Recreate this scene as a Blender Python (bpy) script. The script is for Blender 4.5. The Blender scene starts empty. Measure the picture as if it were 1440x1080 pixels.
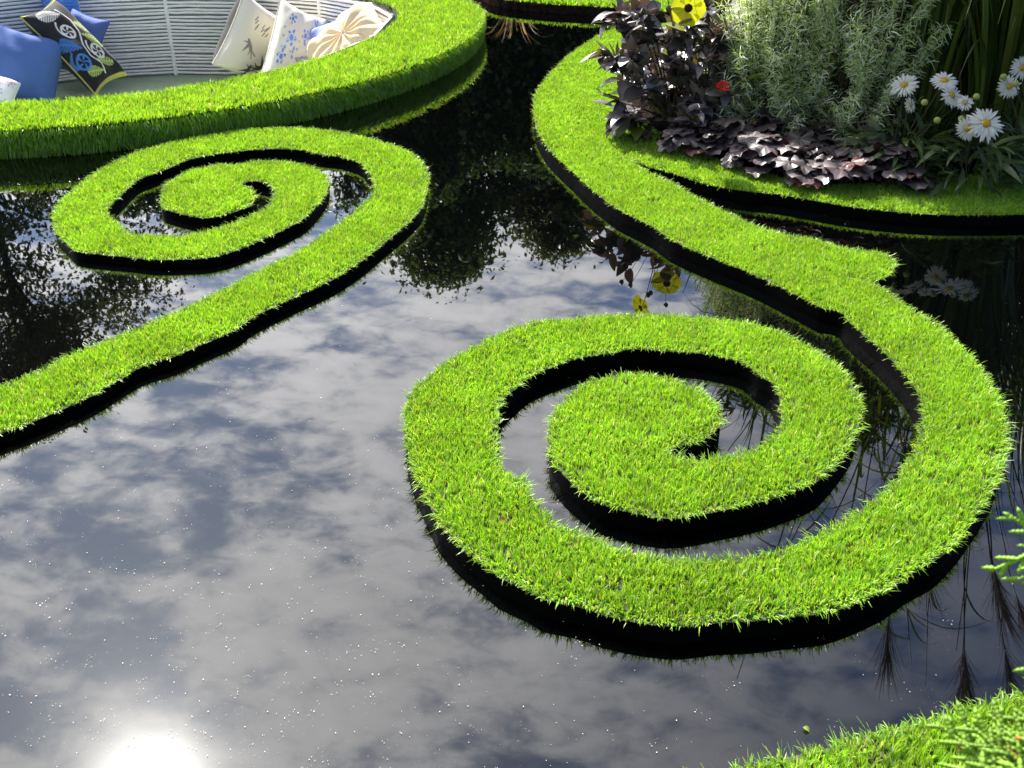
import bpy, math, random
import numpy as np
from mathutils import Vector, Matrix
from mathutils.geometry import tessellate_polygon
scene = bpy.context.scene
R = math.radians
# ------------------------------------------------------------------ camera
CAM_H, PITCH, FPX = 1.3, R(29), 1450.0
cam = bpy.data.cameras.new('camera'); camo = bpy.data.objects.new('camera', cam)
scene.collection.objects.link(camo); scene.camera = camo
camo.location = (0, 0, CAM_H); camo.rotation_euler = (R(90) - PITCH, 0, 0)
cam.sensor_width = 36; cam.lens = 36 * FPX / 1440; cam.clip_start = 0.02; cam.clip_end = 2000
cam.dof.use_dof = True; cam.dof.focus_distance = 3.0; cam.dof.aperture_fstop = 20
# ------------------------------------------------------------------ light
SUN_EL, SUN_AZ = R(47.5), R(-27.1)
SUN_DIR = Vector((math.sin(SUN_AZ) * math.cos(SUN_EL), math.cos(SUN_AZ) * math.cos(SUN_EL), math.sin(SUN_EL)))
sl = bpy.data.lights.new('sun', 'SUN'); sl.energy = 5.0; sl.angle = R(0.53); sl.color = (1.0, 0.95, 0.87)
so = bpy.data.objects.new('sun', sl); scene.collection.objects.link(so)
so.rotation_euler = SUN_DIR.to_track_quat('Z', 'Y').to_euler(); so.location = (-4, 8, 10)
scene.view_settings.view_transform = 'Standard'; scene.view_settings.look = 'None'
scene.view_settings.exposure = 1.4; scene.view_settings.gamma = 1.0
def build_world():
    w = bpy.data.worlds.new('World'); scene.world = w; w.use_nodes = True
    nt = w.node_tree; nt.nodes.clear(); N = nt.nodes.new; L = nt.links.new
    out = N('ShaderNodeOutputWorld'); bg = N('ShaderNodeBackground'); bg.inputs[1].default_value = 0.1
    sky = N('ShaderNodeTexSky'); sky.sky_type = 'NISHITA'; sky.sun_disc = False
    sky.sun_elevation = SUN_EL; sky.sun_rotation = SUN_AZ % (2 * math.pi)
    tc = N('ShaderNodeTexCoord'); sep = N('ShaderNodeSeparateXYZ'); L(tc.outputs['Generated'], sep.inputs[0])
    def m(op, a, b=None, c=None):
        n = N('ShaderNodeMath'); n.operation = op
        for i, v in enumerate((a, b, c)):
            if v is None: continue
            if isinstance(v, (int, float)): n.inputs[i].default_value = v
            else: L(v, n.inputs[i])
        return n.outputs[0]
    zz = m('ADD', m('MAXIMUM', sep.outputs[2], 0.0), 0.12)
    cmb = N('ShaderNodeCombineXYZ'); L(m('DIVIDE', sep.outputs[0], zz), cmb.inputs[0]); L(m('DIVIDE', sep.outputs[1], zz), cmb.inputs[1])
    mp = N('ShaderNodeMapping'); mp.inputs['Rotation'].default_value = (0, 0, R(28)); mp.inputs['Scale'].default_value = (0.9, 1.3, 1); mp.inputs['Location'].default_value = (3.1, 1.7, 0.4)
    L(cmb.outputs[0], mp.inputs[0])
    def noise(scale, det, rough, dist):
        n = N('ShaderNodeTexNoise'); n.inputs['Scale'].default_value = scale; n.inputs['Detail'].default_value = det
        n.inputs['Roughness'].default_value = rough; n.inputs['Distortion'].default_value = dist; L(mp.outputs[0], n.inputs['Vector']); return n.outputs[0]
    n1 = noise(2.3, 7, 0.5, 0.15); n2 = noise(6.0, 6, 0.55, 0.35)
    n3 = noise(15.0, 5, 0.6, 0.3)
    dens = m('ADD', m('ADD', m('MULTIPLY', n1, 0.30), m('MULTIPLY', n2, 0.38)), m('MULTIPLY', n3, 0.32))
    rp = N('ShaderNodeMapRange'); rp.interpolation_type = 'SMOOTHERSTEP'; L(dens, rp.inputs[0])
    rp.inputs[1].default_value = 0.39; rp.inputs[2].default_value = 0.565
    # thinner cloud towards the east side of the sky
    cov = N('ShaderNodeMapRange'); L(m('ADD', cmb.outputs[0] and sep.outputs[0], m('MULTIPLY', sep.outputs[2], 0.5)), cov.inputs[0])
    cov.inputs[1].default_value = 0.34; cov.inputs[2].default_value = 0.80; cov.inputs[3].default_value = 1.0; cov.inputs[4].default_value = 0.12
    cl = m('MULTIPLY', rp.outputs[0], cov.outputs[0])
    # brightness of the veil round the sun
    dt = N('ShaderNodeVectorMath'); dt.operation = 'DOT_PRODUCT'; L(tc.outputs['Generated'], dt.inputs[0]); dt.inputs[1].default_value = SUN_DIR
    ang = m('ARCCOSINE', m('MINIMUM', dt.outputs['Value'], 0.9999999))
    g1 = m('MULTIPLY', m('EXPONENT', m('DIVIDE', ang, -R(0.95))), 30.0)
    g2 = m('MULTIPLY', m('EXPONENT', m('DIVIDE', ang, -R(13.0))), 0.8)
    g3 = m('MULTIPLY', m('EXPONENT', m('MULTIPLY', m('POWER', m('DIVIDE', ang, R(46.0)), 2.0), -1.0)), 1.3)
    cb = m('MULTIPLY', m('ADD', m('MULTIPLY', m('ADD', m('MULTIPLY', n2, 0.5), m('MULTIPLY', n3, 0.5)), 1.3), 0.42), m('MULTIPLY', m('ADD', g3, 0.09), m('SUBTRACT', 1.42, m('MULTIPLY', sep.outputs[2], 0.30))))
    ccol = N('ShaderNodeMix'); ccol.data_type = 'RGBA'; ccol.blend_type = 'MULTIPLY'; ccol.inputs[0].default_value = 1
    cc = N('ShaderNodeCombineColor'); L(cb, cc.inputs[0]); L(m('MULTIPLY', cb, 1.0), cc.inputs[1]); L(m('MULTIPLY', cb, 1.03), cc.inputs[2])
    skm = N('ShaderNodeMix'); skm.data_type = 'RGBA'; L(cl, skm.inputs[0])
    sks = N('ShaderNodeMix'); sks.data_type = 'RGBA'; sks.blend_type = 'MULTIPLY'; sks.inputs[0].default_value = 1.0
    L(sky.outputs[0], sks.inputs[6]); sks.inputs[7].default_value = (0.50, 0.65, 0.88, 1)
    c10 = N('ShaderNodeMix'); c10.data_type = 'RGBA'; c10.blend_type = 'MULTIPLY'; c10.inputs[0].default_value = 1
    L(cc.outputs[0], c10.inputs[6]); c10.inputs[7].default_value = (10, 10, 10, 1)   # the Background strength is 0.1
    L(sks.outputs[2], skm.inputs[6]); L(c10.outputs[2], skm.inputs[7])
    gl = m('MULTIPLY', m('ADD', g1, g2), 10.0); gc = N('ShaderNodeCombineColor')
    L(gl, gc.inputs[0]); L(m('MULTIPLY', gl, 0.98), gc.inputs[1]); L(m('MULTIPLY', gl, 0.92), gc.inputs[2])
    add = N('ShaderNodeMix'); add.data_type = 'RGBA'; add.blend_type = 'ADD'; add.inputs[0].default_value = 1
    L(skm.outputs[2], add.inputs[6]); L(gc.outputs[0], add.inputs[7])
    L(add.outputs[2], bg.inputs[0]); L(bg.outputs[0], out.inputs[0])
build_world()
# ------------------------------------------------------------------ helpers
cp, sp = math.cos(PITCH), math.sin(PITCH)
def bp(x, y, z):                      # photo pixel -> plan point at height z
    a = (x - 720) / FPX; b = (540 - y) / FPX
    d = (a, cp + b * sp, -sp + b * cp); t = (z - CAM_H) / d[2]
    return np.array((d[0] * t, d[1] * t))
def at(x, y, Y):                      # photo pixel -> point at distance Y
    a = (x - 720) / FPX; b = (540 - y) / FPX; t = Y / (cp + b * sp)
    return np.array((a * t, Y, CAM_H + (-sp + b * cp) * t))
def link(o, parent=None):
    scene.collection.objects.link(o)
    if parent is not None: o.parent = parent
    return o
def tag(o, label=None, cat=None, group=None, kind=None):
    if label: o['label'] = label
    if cat: o['category'] = cat
    if group: o['group'] = group
    if kind: o['kind'] = kind
    return o
def empty(name, loc, label, cat, group=None):
    o = bpy.data.objects.new(name, None); o.location = loc; o.empty_display_size = 0.1
    return tag(link(o), label, cat, group)
def npmesh(name, V, quads=None, tris=None, col=None, mat=None, parent=None, smooth=False):
    V = np.asarray(V, np.float32).reshape(-1, 3)
    if parent is not None: V = V - np.array(parent.location, np.float32)
    me = bpy.data.meshes.new(name)
    q = np.zeros((0, 4), np.int32) if quads is None else np.asarray(quads, np.int32).reshape(-1, 4)
    t = np.zeros((0, 3), np.int32) if tris is None else np.asarray(tris, np.int32).reshape(-1, 3)
    me.vertices.add(len(V)); me.vertices.foreach_set('co', V.ravel())
    lo = np.concatenate([q.ravel(), t.ravel()])
    me.loops.add(len(lo)); me.loops.foreach_set('vertex_index', lo)
    st = np.concatenate([np.arange(len(q)) * 4, len(q) * 4 + np.arange(len(t)) * 3]).astype(np.int32)
    me.polygons.add(len(st)); me.polygons.foreach_set('loop_start', st)
    me.polygons.foreach_set('loop_total', np.concatenate([np.full(len(q), 4), np.full(len(t), 3)]).astype(np.int32))
    if smooth: me.polygons.foreach_set('use_smooth', np.ones(len(st), bool))
    if col is not None:
        c = np.ones((len(V), 4), np.float32); c[:, :3] = np.asarray(col, np.float32).reshape(-1, 3)
        at_ = me.color_attributes.new('Col', 'FLOAT_COLOR', 'POINT'); at_.data.foreach_set('color', c.ravel())
    me.update(calc_edges=True); me.validate()
    if mat: me.materials.append(mat)
    return link(bpy.data.objects.new(name, me), parent)
def rng(s): return np.random.default_rng(s)
def unit(v): return v / np.maximum(np.linalg.norm(v, axis=-1, keepdims=True), 1e-9)
def ribbons(P, W, S):                 # P (N,K,3) centre lines, W (N,K) widths, S (N,3) side vectors
    N, K, _ = P.shape
    if S.ndim == 2: S = S[:, None, :]
    V = np.stack([P - S * W[..., None] / 2, P + S * W[..., None] / 2], 2)      # N,K,2,3
    base = (np.arange(N) * K * 2)[:, None] + (np.arange(K - 1) * 2)[None]
    Q = np.stack([base, base + 1, base + 3, base + 2], -1)
    return V.reshape(-1, 3), Q.reshape(-1, 4)
def scatter(T, F, pos, X, Y, Z, sc):  # template verts (n,3), faces (m,k); axes (N,3)
    V = pos[:, None, :] + sc[:, None, None] * (T[None, :, 0:1] * X[:, None] + T[None, :, 1:2] * Y[:, None] + T[None, :, 2:3] * Z[:, None])
    n = len(T); Fa = F[None] + (np.arange(len(pos)) * n)[:, None, None]
    return V.reshape(-1, 3), Fa.reshape(-1, F.shape[1])
def frames(d, up):                    # Y axis along d, Z near up
    Y = unit(d); X = unit(np.cross(Y, up)); return X, Y, np.cross(X, Y)
def tube(P, rad, k=6):                # one tube along points
    P = np.asarray(P, float); n = len(P); rad = np.broadcast_to(rad, (n,))
    T = unit(np.gradient(P, axis=0)); ref = np.where(np.abs(T[:, 2:3]) > 0.9, np.array([[1., 0, 0]]), np.array([[0, 0, 1.]]))
    A = unit(np.cross(T, ref)); B = np.cross(T, A)
    th = np.arange(k) * 2 * math.pi / k
    V = P[:, None] + rad[:, None, None] * (np.cos(th)[None, :, None] * A[:, None] + np.sin(th)[None, :, None] * B[:, None])
    i = np.arange(n - 1)[:, None] * k; j = np.arange(k)[None]; j2 = (j + 1) % k
    Q = np.stack([i + j, i + j2, i + k + j2, i + k + j], -1).reshape(-1, 4)
    return V.reshape(-1, 3), Q
class Acc:                            # joins shapes into one mesh
    def __init__(s): s.V = []; s.Q = []; s.T = []; s.C = []; s.n = 0
    def add(s, V, Q=None, T=None, c=None):
        V = np.asarray(V, float).reshape(-1, 3); s.V.append(V)
        if Q is not None: s.Q.append(np.asarray(Q) + s.n)
        if T is not None: s.T.append(np.asarray(T) + s.n)
        if c is not None: s.C.append(np.broadcast_to(np.asarray(c, float), (len(V), 3)))
        s.n += len(V); return s
    def build(s, name, mat, parent=None, smooth=False):
        return npmesh(name, np.concatenate(s.V), np.concatenate(s.Q) if s.Q else None, np.concatenate(s.T) if s.T else None,
                      np.concatenate(s.C) if s.C else None, mat, parent, smooth)
# ------------------------------------------------------------------ materials
def base_mat(name):
    m = bpy.data.materials.new(name); m.use_nodes = True; nt = m.node_tree
    return m, nt, nt.nodes['Principled BSDF'], nt.nodes['Material Output']
def noisy(name, c1, c2, scale, rough=0.7, bump=0.0, det=5, spec=0.5, bscale=None):
    m, nt, b, out = base_mat(name); N = nt.nodes.new; L = nt.links.new
    tc = N('ShaderNodeTexCoord'); n = N('ShaderNodeTexNoise'); n.inputs['Scale'].default_value = scale; n.inputs['Detail'].default_value = det
    L(tc.outputs['Object'], n.inputs[0]); r = N('ShaderNodeValToRGB')
    r.color_ramp.elements[0].color = (*c1, 1); r.color_ramp.elements[1].color = (*c2, 1)
    r.color_ramp.elements[0].position = 0.35; r.color_ramp.elements[1].position = 0.65
    L(n.outputs[0], r.inputs[0]); L(r.outputs[0], b.inputs['Base Color']); b.inputs['Roughness'].default_value = rough
    b.inputs['Specular IOR Level'].default_value = spec
    if bump:
        n2 = N('ShaderNodeTexNoise'); n2.inputs['Scale'].default_value = bscale or scale * 6; n2.inputs['Detail'].default_value = 4; L(tc.outputs['Object'], n2.inputs[0])
        bu = N('ShaderNodeBump'); bu.inputs['Strength'].default_value = bump; bu.inputs['Distance'].default_value = 0.01
        L(n2.outputs[0], bu.inputs['Height']); L(bu.outputs[0], b.inputs['Normal'])
    return m
def leafmat(name, rough=0.4, trans=0.35, tint=(1.15, 1.1, 0.6), spec=0.5, vary=0.15):
    m, nt, b, out = base_mat(name); N = nt.nodes.new; L = nt.links.new
    a = N('ShaderNodeVertexColor'); a.layer_name = 'Col'
    tc = N('ShaderNodeTexCoord'); n = N('ShaderNodeTexNoise'); n.inputs['Scale'].default_value = 9; L(tc.outputs['Object'], n.inputs[0])
    mr = N('ShaderNodeMapRange'); L(n.outputs[0], mr.inputs[0]); mr.inputs[1].default_value = 0.3; mr.inputs[2].default_value = 0.7
    mr.inputs[3].default_value = 1 - vary; mr.inputs[4].default_value = 1 + vary
    mx = N('ShaderNodeVectorMath'); mx.operation = 'SCALE'; L(a.outputs[0], mx.inputs[0]); L(mr.outputs[0], mx.inputs['Scale'])
    L(mx.outputs[0], b.inputs['Base Color']); b.inputs['Roughness'].default_value = rough; b.inputs['Specular IOR Level'].default_value = spec
    t = N('ShaderNodeBsdfTranslucent'); ml = N('ShaderNodeVectorMath'); ml.operation = 'MULTIPLY'; L(mx.outputs[0], ml.inputs[0]); ml.inputs[1].default_value = tint
    L(ml.outputs[0], t.inputs[0]); s = N('ShaderNodeMixShader'); s.inputs[0].default_value = trans
    L(b.outputs[0], s.inputs[1]); L(t.outputs[0], s.inputs[2]); L(s.outputs[0], out.inputs[0])
    return m
def watermat():
    m, nt, b, out = base_mat('dark_pool_water'); N = nt.nodes.new; L = nt.links.new
    b.inputs['Base Color'].default_value = (0.0004, 0.0005, 0.0006, 1); b.inputs['Roughness'].default_value = 0.012; b.inputs['IOR'].default_value = 1.55
    g = N('ShaderNodeBsdfGlossy'); g.inputs['Roughness'].default_value = 0.19; g.inputs['Color'].default_value = (0.5, 0.5, 0.5, 1)
    tc = N('ShaderNodeTexCoord'); n = N('ShaderNodeTexNoise'); n.inputs['Scale'].default_value = 2.5; n.inputs['Detail'].default_value = 6; L(tc.outputs['Object'], n.inputs[0])
    mr = N('ShaderNodeMapRange'); L(n.outputs[0], mr.inputs[0]); mr.inputs[1].default_value = 0.4; mr.inputs[2].default_value = 0.7; mr.inputs[3].default_value = 0.0012; mr.inputs[4].default_value = 0.0020
    s = N('ShaderNodeMixShader'); L(mr.outputs[0], s.inputs[0]); L(b.outputs[0], s.inputs[1]); L(g.outputs[0], s.inputs[2]); L(s.outputs[0], out.inputs[0])
    n3 = N('ShaderNodeTexNoise'); n3.inputs['Scale'].default_value = 3.0; n3.inputs['Detail'].default_value = 2; L(tc.outputs['Object'], n3.inputs[0])
    bu = N('ShaderNodeBump'); bu.inputs['Strength'].default_value = 0.02; bu.inputs['Distance'].default_value = 0.02; L(n3.outputs[0], bu.inputs['Height']); L(bu.outputs[0], b.inputs['Normal'])
    return m
M_WATER = watermat()
M_TURF = leafmat('turf_blade', rough=0.38, trans=0.42, tint=(1.25, 1.15, 0.45), spec=0.5, vary=0.15)
M_THATCH = noisy('turf_backing', (0.02, 0.035, 0.008), (0.05, 0.06, 0.018), 60, 0.9, 0.5)
M_EDGE = noisy('black_edging', (0.0010, 0.0010, 0.0010), (0.0028, 0.0028, 0.0028), 8, 0.5, 0.15, bscale=40, spec=0.03)
M_SOIL = noisy('dark_soil', (0.008, 0.006, 0.005), (0.022, 0.016, 0.012), 25, 1.0, 0.8, spec=0.0)
M_GROUND = noisy('lawn_ground', (0.04, 0.08, 0.015), (0.07, 0.11, 0.025), 3, 0.9, 0.4, bscale=30)
M_ROPE = noisy('white_rope', (0.82, 0.81, 0.77), (0.90, 0.89, 0.86), 14, 0.75, 0.18, bscale=220)
M_PANEL = noisy('gap_shade_grey', (0.26, 0.26, 0.26), (0.34, 0.34, 0.33), 6, 0.8)  # grey darkened to paint the shade in the gaps between the ropes
M_BARK = noisy('bark', (0.03, 0.022, 0.016), (0.09, 0.07, 0.05), 14, 0.9, 0.7)
M_STEM = noisy('plant_stem', (0.035, 0.03, 0.015), (0.07, 0.06, 0.03), 20, 0.6)
M_TREELEAF = leafmat('tree_leaf', 0.45, 0.42)
M_DARKLEAF = leafmat('dark_foliage', 0.36, 0.10, (1.6, 0.9, 0.6), 1.0)
M_HEUCHERA = leafmat('purple_foliage', 0.42, 0.08, (1.6, 0.75, 0.75), 0.75)
M_SILVER = leafmat('silver_foliage', 0.6, 0.3, (1.1, 1.15, 0.6), 0.3)
M_STRAP = leafmat('strap_leaf', 0.35, 0.4, (1.2, 1.15, 0.5), 0.5)
M_PETAL = leafmat('petal', 0.5, 0.4, (1.1, 1.05, 0.9), 0.3, vary=0.04)
M_CONIFER = leafmat('conifer_scale', 0.5, 0.25, (1.2, 1.2, 0.5), 0.4)
M_PLUME = leafmat('seed_plume', 0.7, 0.3, (1, 1, 1), 0.2)
M_FLECK = noisy('pale_fleck', (0.34, 0.33, 0.28), (0.62, 0.61, 0.57), 30, 0.5)
def fabric(name, rough=0.85):
    m, nt, b, out = base_mat(name); N = nt.nodes.new; L = nt.links.new
    a = N('ShaderNodeVertexColor'); a.layer_name = 'Col'; L(a.outputs[0], b.inputs['Base Color']); b.inputs['Roughness'].default_value = rough
    b.inputs['Specular IOR Level'].default_value = 0.25; b.inputs['Sheen Weight'].default_value = 0.15
    tc = N('ShaderNodeTexCoord'); n = N('ShaderNodeTexNoise'); n.inputs['Scale'].default_value = 9; n.inputs['Detail'].default_value = 6; L(tc.outputs['Object'], n.inputs[0])
    bu = N('ShaderNodeBump'); bu.inputs['Strength'].default_value = 0.35; bu.inputs['Distance'].default_value = 0.02; L(n.outputs[0], bu.inputs['Height']); L(bu.outputs[0], b.inputs['Normal'])
    return m
M_FABRIC = fabric('cushion_cotton')
# ------------------------------------------------------------------ plan outlines
def spline(P, step=0.02, closed=True):
    P = np.asarray(P, float); n = len(P); out = []
    for i in range(n if closed else n - 1):
        p0, p1, p2, p3 = (P[(i + k) % n] for k in (-1, 0, 1, 2)) if closed else (P[max(i - 1, 0)], P[i], P[i + 1], P[min(i + 2, n - 1)])
        m = max(1, int(np.linalg.norm(p2 - p1) / step)); tt = (np.arange(m) / m)[:, None]
        ta, tb = 0.4 * (p2 - p0), 0.4 * (p3 - p1)
        d = np.linalg.norm(p2 - p1); ta *= min(1, d / max(1e-6, np.linalg.norm(ta))); tb *= min(1, d / max(1e-6, np.linalg.norm(tb)))
        h00 = 2 * tt**3 - 3 * tt**2 + 1; h10 = tt**3 - 2 * tt**2 + tt; h01 = -2 * tt**3 + 3 * tt**2; h11 = tt**3 - tt**2
        out.append(h00 * p1 + h10 * ta + h01 * p2 + h11 * tb)
    return np.concatenate(out)
def area2(P): return np.sum(P[:, 0] * np.roll(P[:, 1], -1) - P[:, 1] * np.roll(P[:, 0], -1))
def ccw(P): return P if area2(P) > 0 else P[::-1]
def inside(pts, P):
    r = np.zeros(len(pts), bool); x, y = pts[:, 0], pts[:, 1]; Q = np.roll(P, -1, 0)
    for (x1, y1), (x2, y2) in zip(P, Q):
        if y1 == y2: continue
        c = (y1 > y) != (y2 > y); r ^= c & (x < (x2 - x1) * (y - y1) / (y2 - y1) + x1)
    return r
def edge_info(pts, P):                # distance to the outline and direction of the nearest outline point
    A = P; D = np.roll(P, -1, 0) - P; L2 = np.maximum((D**2).sum(1), 1e-12)
    best = np.full(len(pts), 1e9); near = np.zeros_like(pts)
    for s in range(0, len(pts), 20000):
        p = pts[s:s + 20000]
        t = np.clip((((p[:, None] - A[None]) * D[None]).sum(2)) / L2[None], 0, 1)
        q = A[None] + t[..., None] * D[None]; d = ((p[:, None] - q)**2).sum(2); k = d.argmin(1); i = np.arange(len(p))
        best[s:s + 20000] = np.sqrt(d[i, k]); near[s:s + 20000] = q[i, k]
    return best, near
def slab(name, P, z0, z1, mat, parent=None, top=True):
    P = ccw(P); n = len(P); V = np.concatenate([np.c_[P, np.full(n, z0)], np.c_[P, np.full(n, z1)]])
    i = np.arange(n); j = (i + 1) % n; Q = np.stack([i, j, j + n, i + n], 1); T = None
    if top: T = np.array(tessellate_polygon([[Vector((x, y, 0)) for x, y in P]])) + n
    return npmesh(name, V, Q, T, None, mat, parent)
def sheet(P, z):
    P = ccw(P); T = np.array(tessellate_polygon([[Vector((x, y, 0)) for x, y in P]]))
    a, b, c = (P[T[:, k]] for k in range(3)); cr = (b[:, 0] - a[:, 0]) * (c[:, 1] - a[:, 1]) - (b[:, 1] - a[:, 1]) * (c[:, 0] - a[:, 0])
    T[cr < 0] = T[cr < 0][:, ::-1]
    return np.c_[P, np.full(len(P), z)], T
TURF_PAL = np.array([(0.275, 0.50, 0.036), (0.215, 0.44, 0.032), (0.34, 0.53, 0.048), (0.14, 0.33, 0.028), (0.36, 0.34, 0.13), (0.62, 0.66, 0.42)])  # last tone: glossy highlights painted as a few whitish blades
def blades(name, pos, up, lean, h, w, seed, parent, pal=TURF_PAL, pw=(0.30, 0.27, 0.22, 0.14, 0.045, 0.025), kind=None, spread=0.5):
    g = rng(seed); n = len(pos); hh = h * g.uniform(0.6, 1.15, n); ww = w * g.uniform(0.75, 1.25, n)
    rd = unit(g.normal(size=(n, 3)) * (1, 1, 0.25)); bend = rd * g.uniform(0.1, 1, n)[:, None] * spread + lean
    p1 = pos + up * (hh * 0.58)[:, None] + bend * (hh * 0.28)[:, None]
    p2 = pos + up * (hh * 0.95)[:, None] + bend * (hh * 0.85)[:, None]
    s = unit(np.cross(up, g.normal(size=(n, 3)))); P = np.stack([pos, p1, p2], 1)
    W = np.stack([ww, ww * 0.85, ww * 0.18], 1); V, Q = ribbons(P, W, s)
    ci = g.choice(len(pal), n, p=np.array(pw) / sum(pw)); c = pal[ci] * g.uniform(0.85, 1.15, n)[:, None]
    return npmesh(name, V, Q, None, np.repeat(c, 6, 0), M_TURF, parent)
def tufts(P, spacing, seed, per=6, hole=None, ylim=99, xlim=(-99, 99)):
    g = rng(seed); lo = P.min(0); hi = P.max(0); lo[0] = max(lo[0], xlim[0]); hi[0] = min(hi[0], xlim[1]); hi[1] = min(hi[1], ylim)
    gx, gy = np.meshgrid(np.arange(lo[0], hi[0], spacing), np.arange(lo[1], hi[1], spacing))
    c = np.stack([gx.ravel(), gy.ravel()], 1); c += g.uniform(-0.5, 0.5, c.shape) * spacing
    worn = np.sin(c[:, 0] * 23 + 2.1 * np.sin(c[:, 1] * 17)) * np.sin(c[:, 1] * 29 + 1.7 * np.sin(c[:, 0] * 19))
    keep = g.random(len(c)) < np.clip((3.3 / np.maximum(c[:, 1], 0.5))**0.9, 0.25, 1) * np.where(worn > 0.72, 0.55, 1.0); c = c[keep]
    c = c[inside(c, P)]
    if hole is not None: c = c[~inside(c, hole)]
    tl = g.normal(size=c.shape) * 0.28
    c2 = np.repeat(c, per, 0) + g.normal(size=(len(c) * per, 2)) * spacing * 0.33; t2 = np.repeat(tl, per, 0)
    return c2, t2
def turf_part(P, z, spacing, h, w, seed, parent, hole=None, per=6, ylim=99, xlim=(-99, 99), name='turf'):
    c, tl = tufts(P, spacing, seed, per, hole, ylim, xlim); d, near = edge_info(c, P)
    ins = inside(c, P); dirn = unit(near - c) * np.where(ins, 1, -1)[:, None]
    over = (~ins) & (d > 0.006); c[over] = near[over] ; d = np.where(ins, d, 0)
    f = np.clip(1 - d / 0.03, 0, 1)[:, None]; g = rng(seed + 9)
    lean = np.c_[tl + dirn * f * g.uniform(0.0, 1.15, (len(c), 1)), -f[:, 0] * g.uniform(0.05, 1.4, len(c))]
    sc = np.maximum(1, c[:, 1] / 3.3)
    pos = np.c_[c, np.full(len(c), z)]; up = np.tile((0., 0, 1), (len(c), 1))
    return blades(name, pos, up, lean, h, w * sc**0.75, seed + 3, parent)
# ---- outlines traced on the plan (right-hand island and its spiral)
ZT = 0.052
ISL_A = [(870,38),(838,50),(799,77),(770,106),(752,132),(751,156),(755,178),(773,207),(804,236),(834,264),(873,292),(918,314),(945,333),(976,347),(1018,364),(1054,378),(1085,392),(1123,411),(1159,429),(1176,431),(1187,436),(1197,449),(1216,466),(1238,484),(1267,513),(1287,538),(1298,564),(1298,592),(1288,624),(1274,650),(1251,682),(1212,709),(1184,727),(1149,746),(1105,764),(1060,776),(1021,781),(981,781),(939,780),(891,772),(853,760),(821,746),(786,733),(764,713),(748,693),(741,671),(719,664),(706,650),(700,626),(698,606),(701,580),(706,557),(724,541),(744,524),(783,508),(818,497),(853,492),(891,485),(936,488),(985,491),(1018,497),(1050,506),(1068,522),(1089,535),(1098,559),(1098,592),(1082,612),(1060,628),(1021,637),(987,640),(962,641),(939,628),(958,620),(981,617),(999,606),(1014,592),(1010,567),(991,547),(949,529),(904,521),(863,524),(821,536),(789,562),(775,586),(773,614),(776,640),(795,664),(818,684),(843,701),(879,712),(936,722),(983,718),(1012,712),(1076,698),(1124,682),(1156,667),(1184,637),(1204,608),(1214,573),(1204,541),(1184,513),(1159,497),(1133,479),(1092,461),(1053,450),(1012,445),(980,442),(936,439),(859,439),(811,444),(744,450),(696,468),(645,493),(610,519),(580,544),(569,576),(570,612),(575,637),(586,666),(598,692),(616,728),(645,760),(680,787),(700,804),(744,824),(764,836),(811,845),(847,857),(875,864),(917,871),(962,874),(1012,868),(1060,866),(1124,859),(1168,854),(1210,840),(1255,819),(1283,799),(1325,776),(1357,744),(1386,703),(1408,665),(1417,626),(1418,600),(1411,564),(1382,516),(1331,461),(1283,431),(1242,402),(1222,392),(1247,385),(1260,367),(1240,351),(1207,349),(1168,340),(1146,333),(1109,328),(1071,317),(1018,294),(971,269),(940,252),(907,236),(884,219),(896,225),(921,233),(954,242),(990,254),(1046,264),(1095,269),(1137,276),(1187,285),(1234,291),(1290,296),(1345,298),(1440,297)]
isl_px = np.array([bp(x, y, ZT) for x, y in ISL_A])
ISLAND = spline(np.concatenate([isl_px, [(2.5, 3.62), (3.1, 4.1), (3.45, 5.0), (3.3, 6.2), (2.7, 7.0), (1.9, 7.35), (1.2, 7.35)]]), 0.025)
BED = spline(np.concatenate([np.array([bp(x, y, ZT) for x, y in [(885,30),(872,75),(868,120),(890,158),(950,198),(1035,232),(1150,258),(1250,255),(1340,245),(1440,240)]]), [(2.45, 4.1), (2.8, 4.4), (3.05, 5.0), (2.9, 6.0), (2.4, 6.7), (1.6, 6.95), (1.0, 6.95)]]), 0.05)
LEFT_A = [(-330,760),(-160,676),(0,604),(28,595),(78,574),(128,552),(192,514),(244,497),(278,482),(328,461),(353,443),(404,418),(468,389),(511,361),(545,333),(570,313),(591,291),(600,266),(601,240),(589,222),(570,209),(545,200),(518,193),(497,188),(466,182),(428,179),(393,178),(351,180),(320,184),(279,191),(243,198),(195,211),(164,225),(133,241),(112,257),(91,275),(79,287),(73,304),(78,322),(92,337),(106,349),(143,354),(185,358),(210,361),(247,361),(289,359),(320,352),(343,344),(382,327),(424,306),(445,286),(458,268),(462,250),(451,239),(428,231),(407,226),(378,225),(355,225),(335,230),(310,229),(293,233),(268,237),(254,244),(233,258),(227,275),(228,289),(258,298),(289,303),(320,297),(350,286),(359,274),(355,264),(337,256),(355,251),(376,255),(388,266),(384,277),(376,289),(351,302),(320,314),(289,323),(268,327),(243,330),(214,328),(185,327),(168,314),(151,299),(153,287),(168,273),(193,250),(233,235),(260,223),(300,214),(341,209),(382,206),(424,208),(449,214),(482,218),(507,227),(519,240),(527,258),(524,272),(507,288),(482,308),(457,325),(439,338),(416,352),(395,362),(353,384),(319,402),(250,434),(181,464),(119,488),(86,501),(56,518),(0,540),(-160,606),(-330,680)]
LEFT = spline(np.array([bp(x, y, 0.038) for x, y in LEFT_A]), 0.02)
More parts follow.
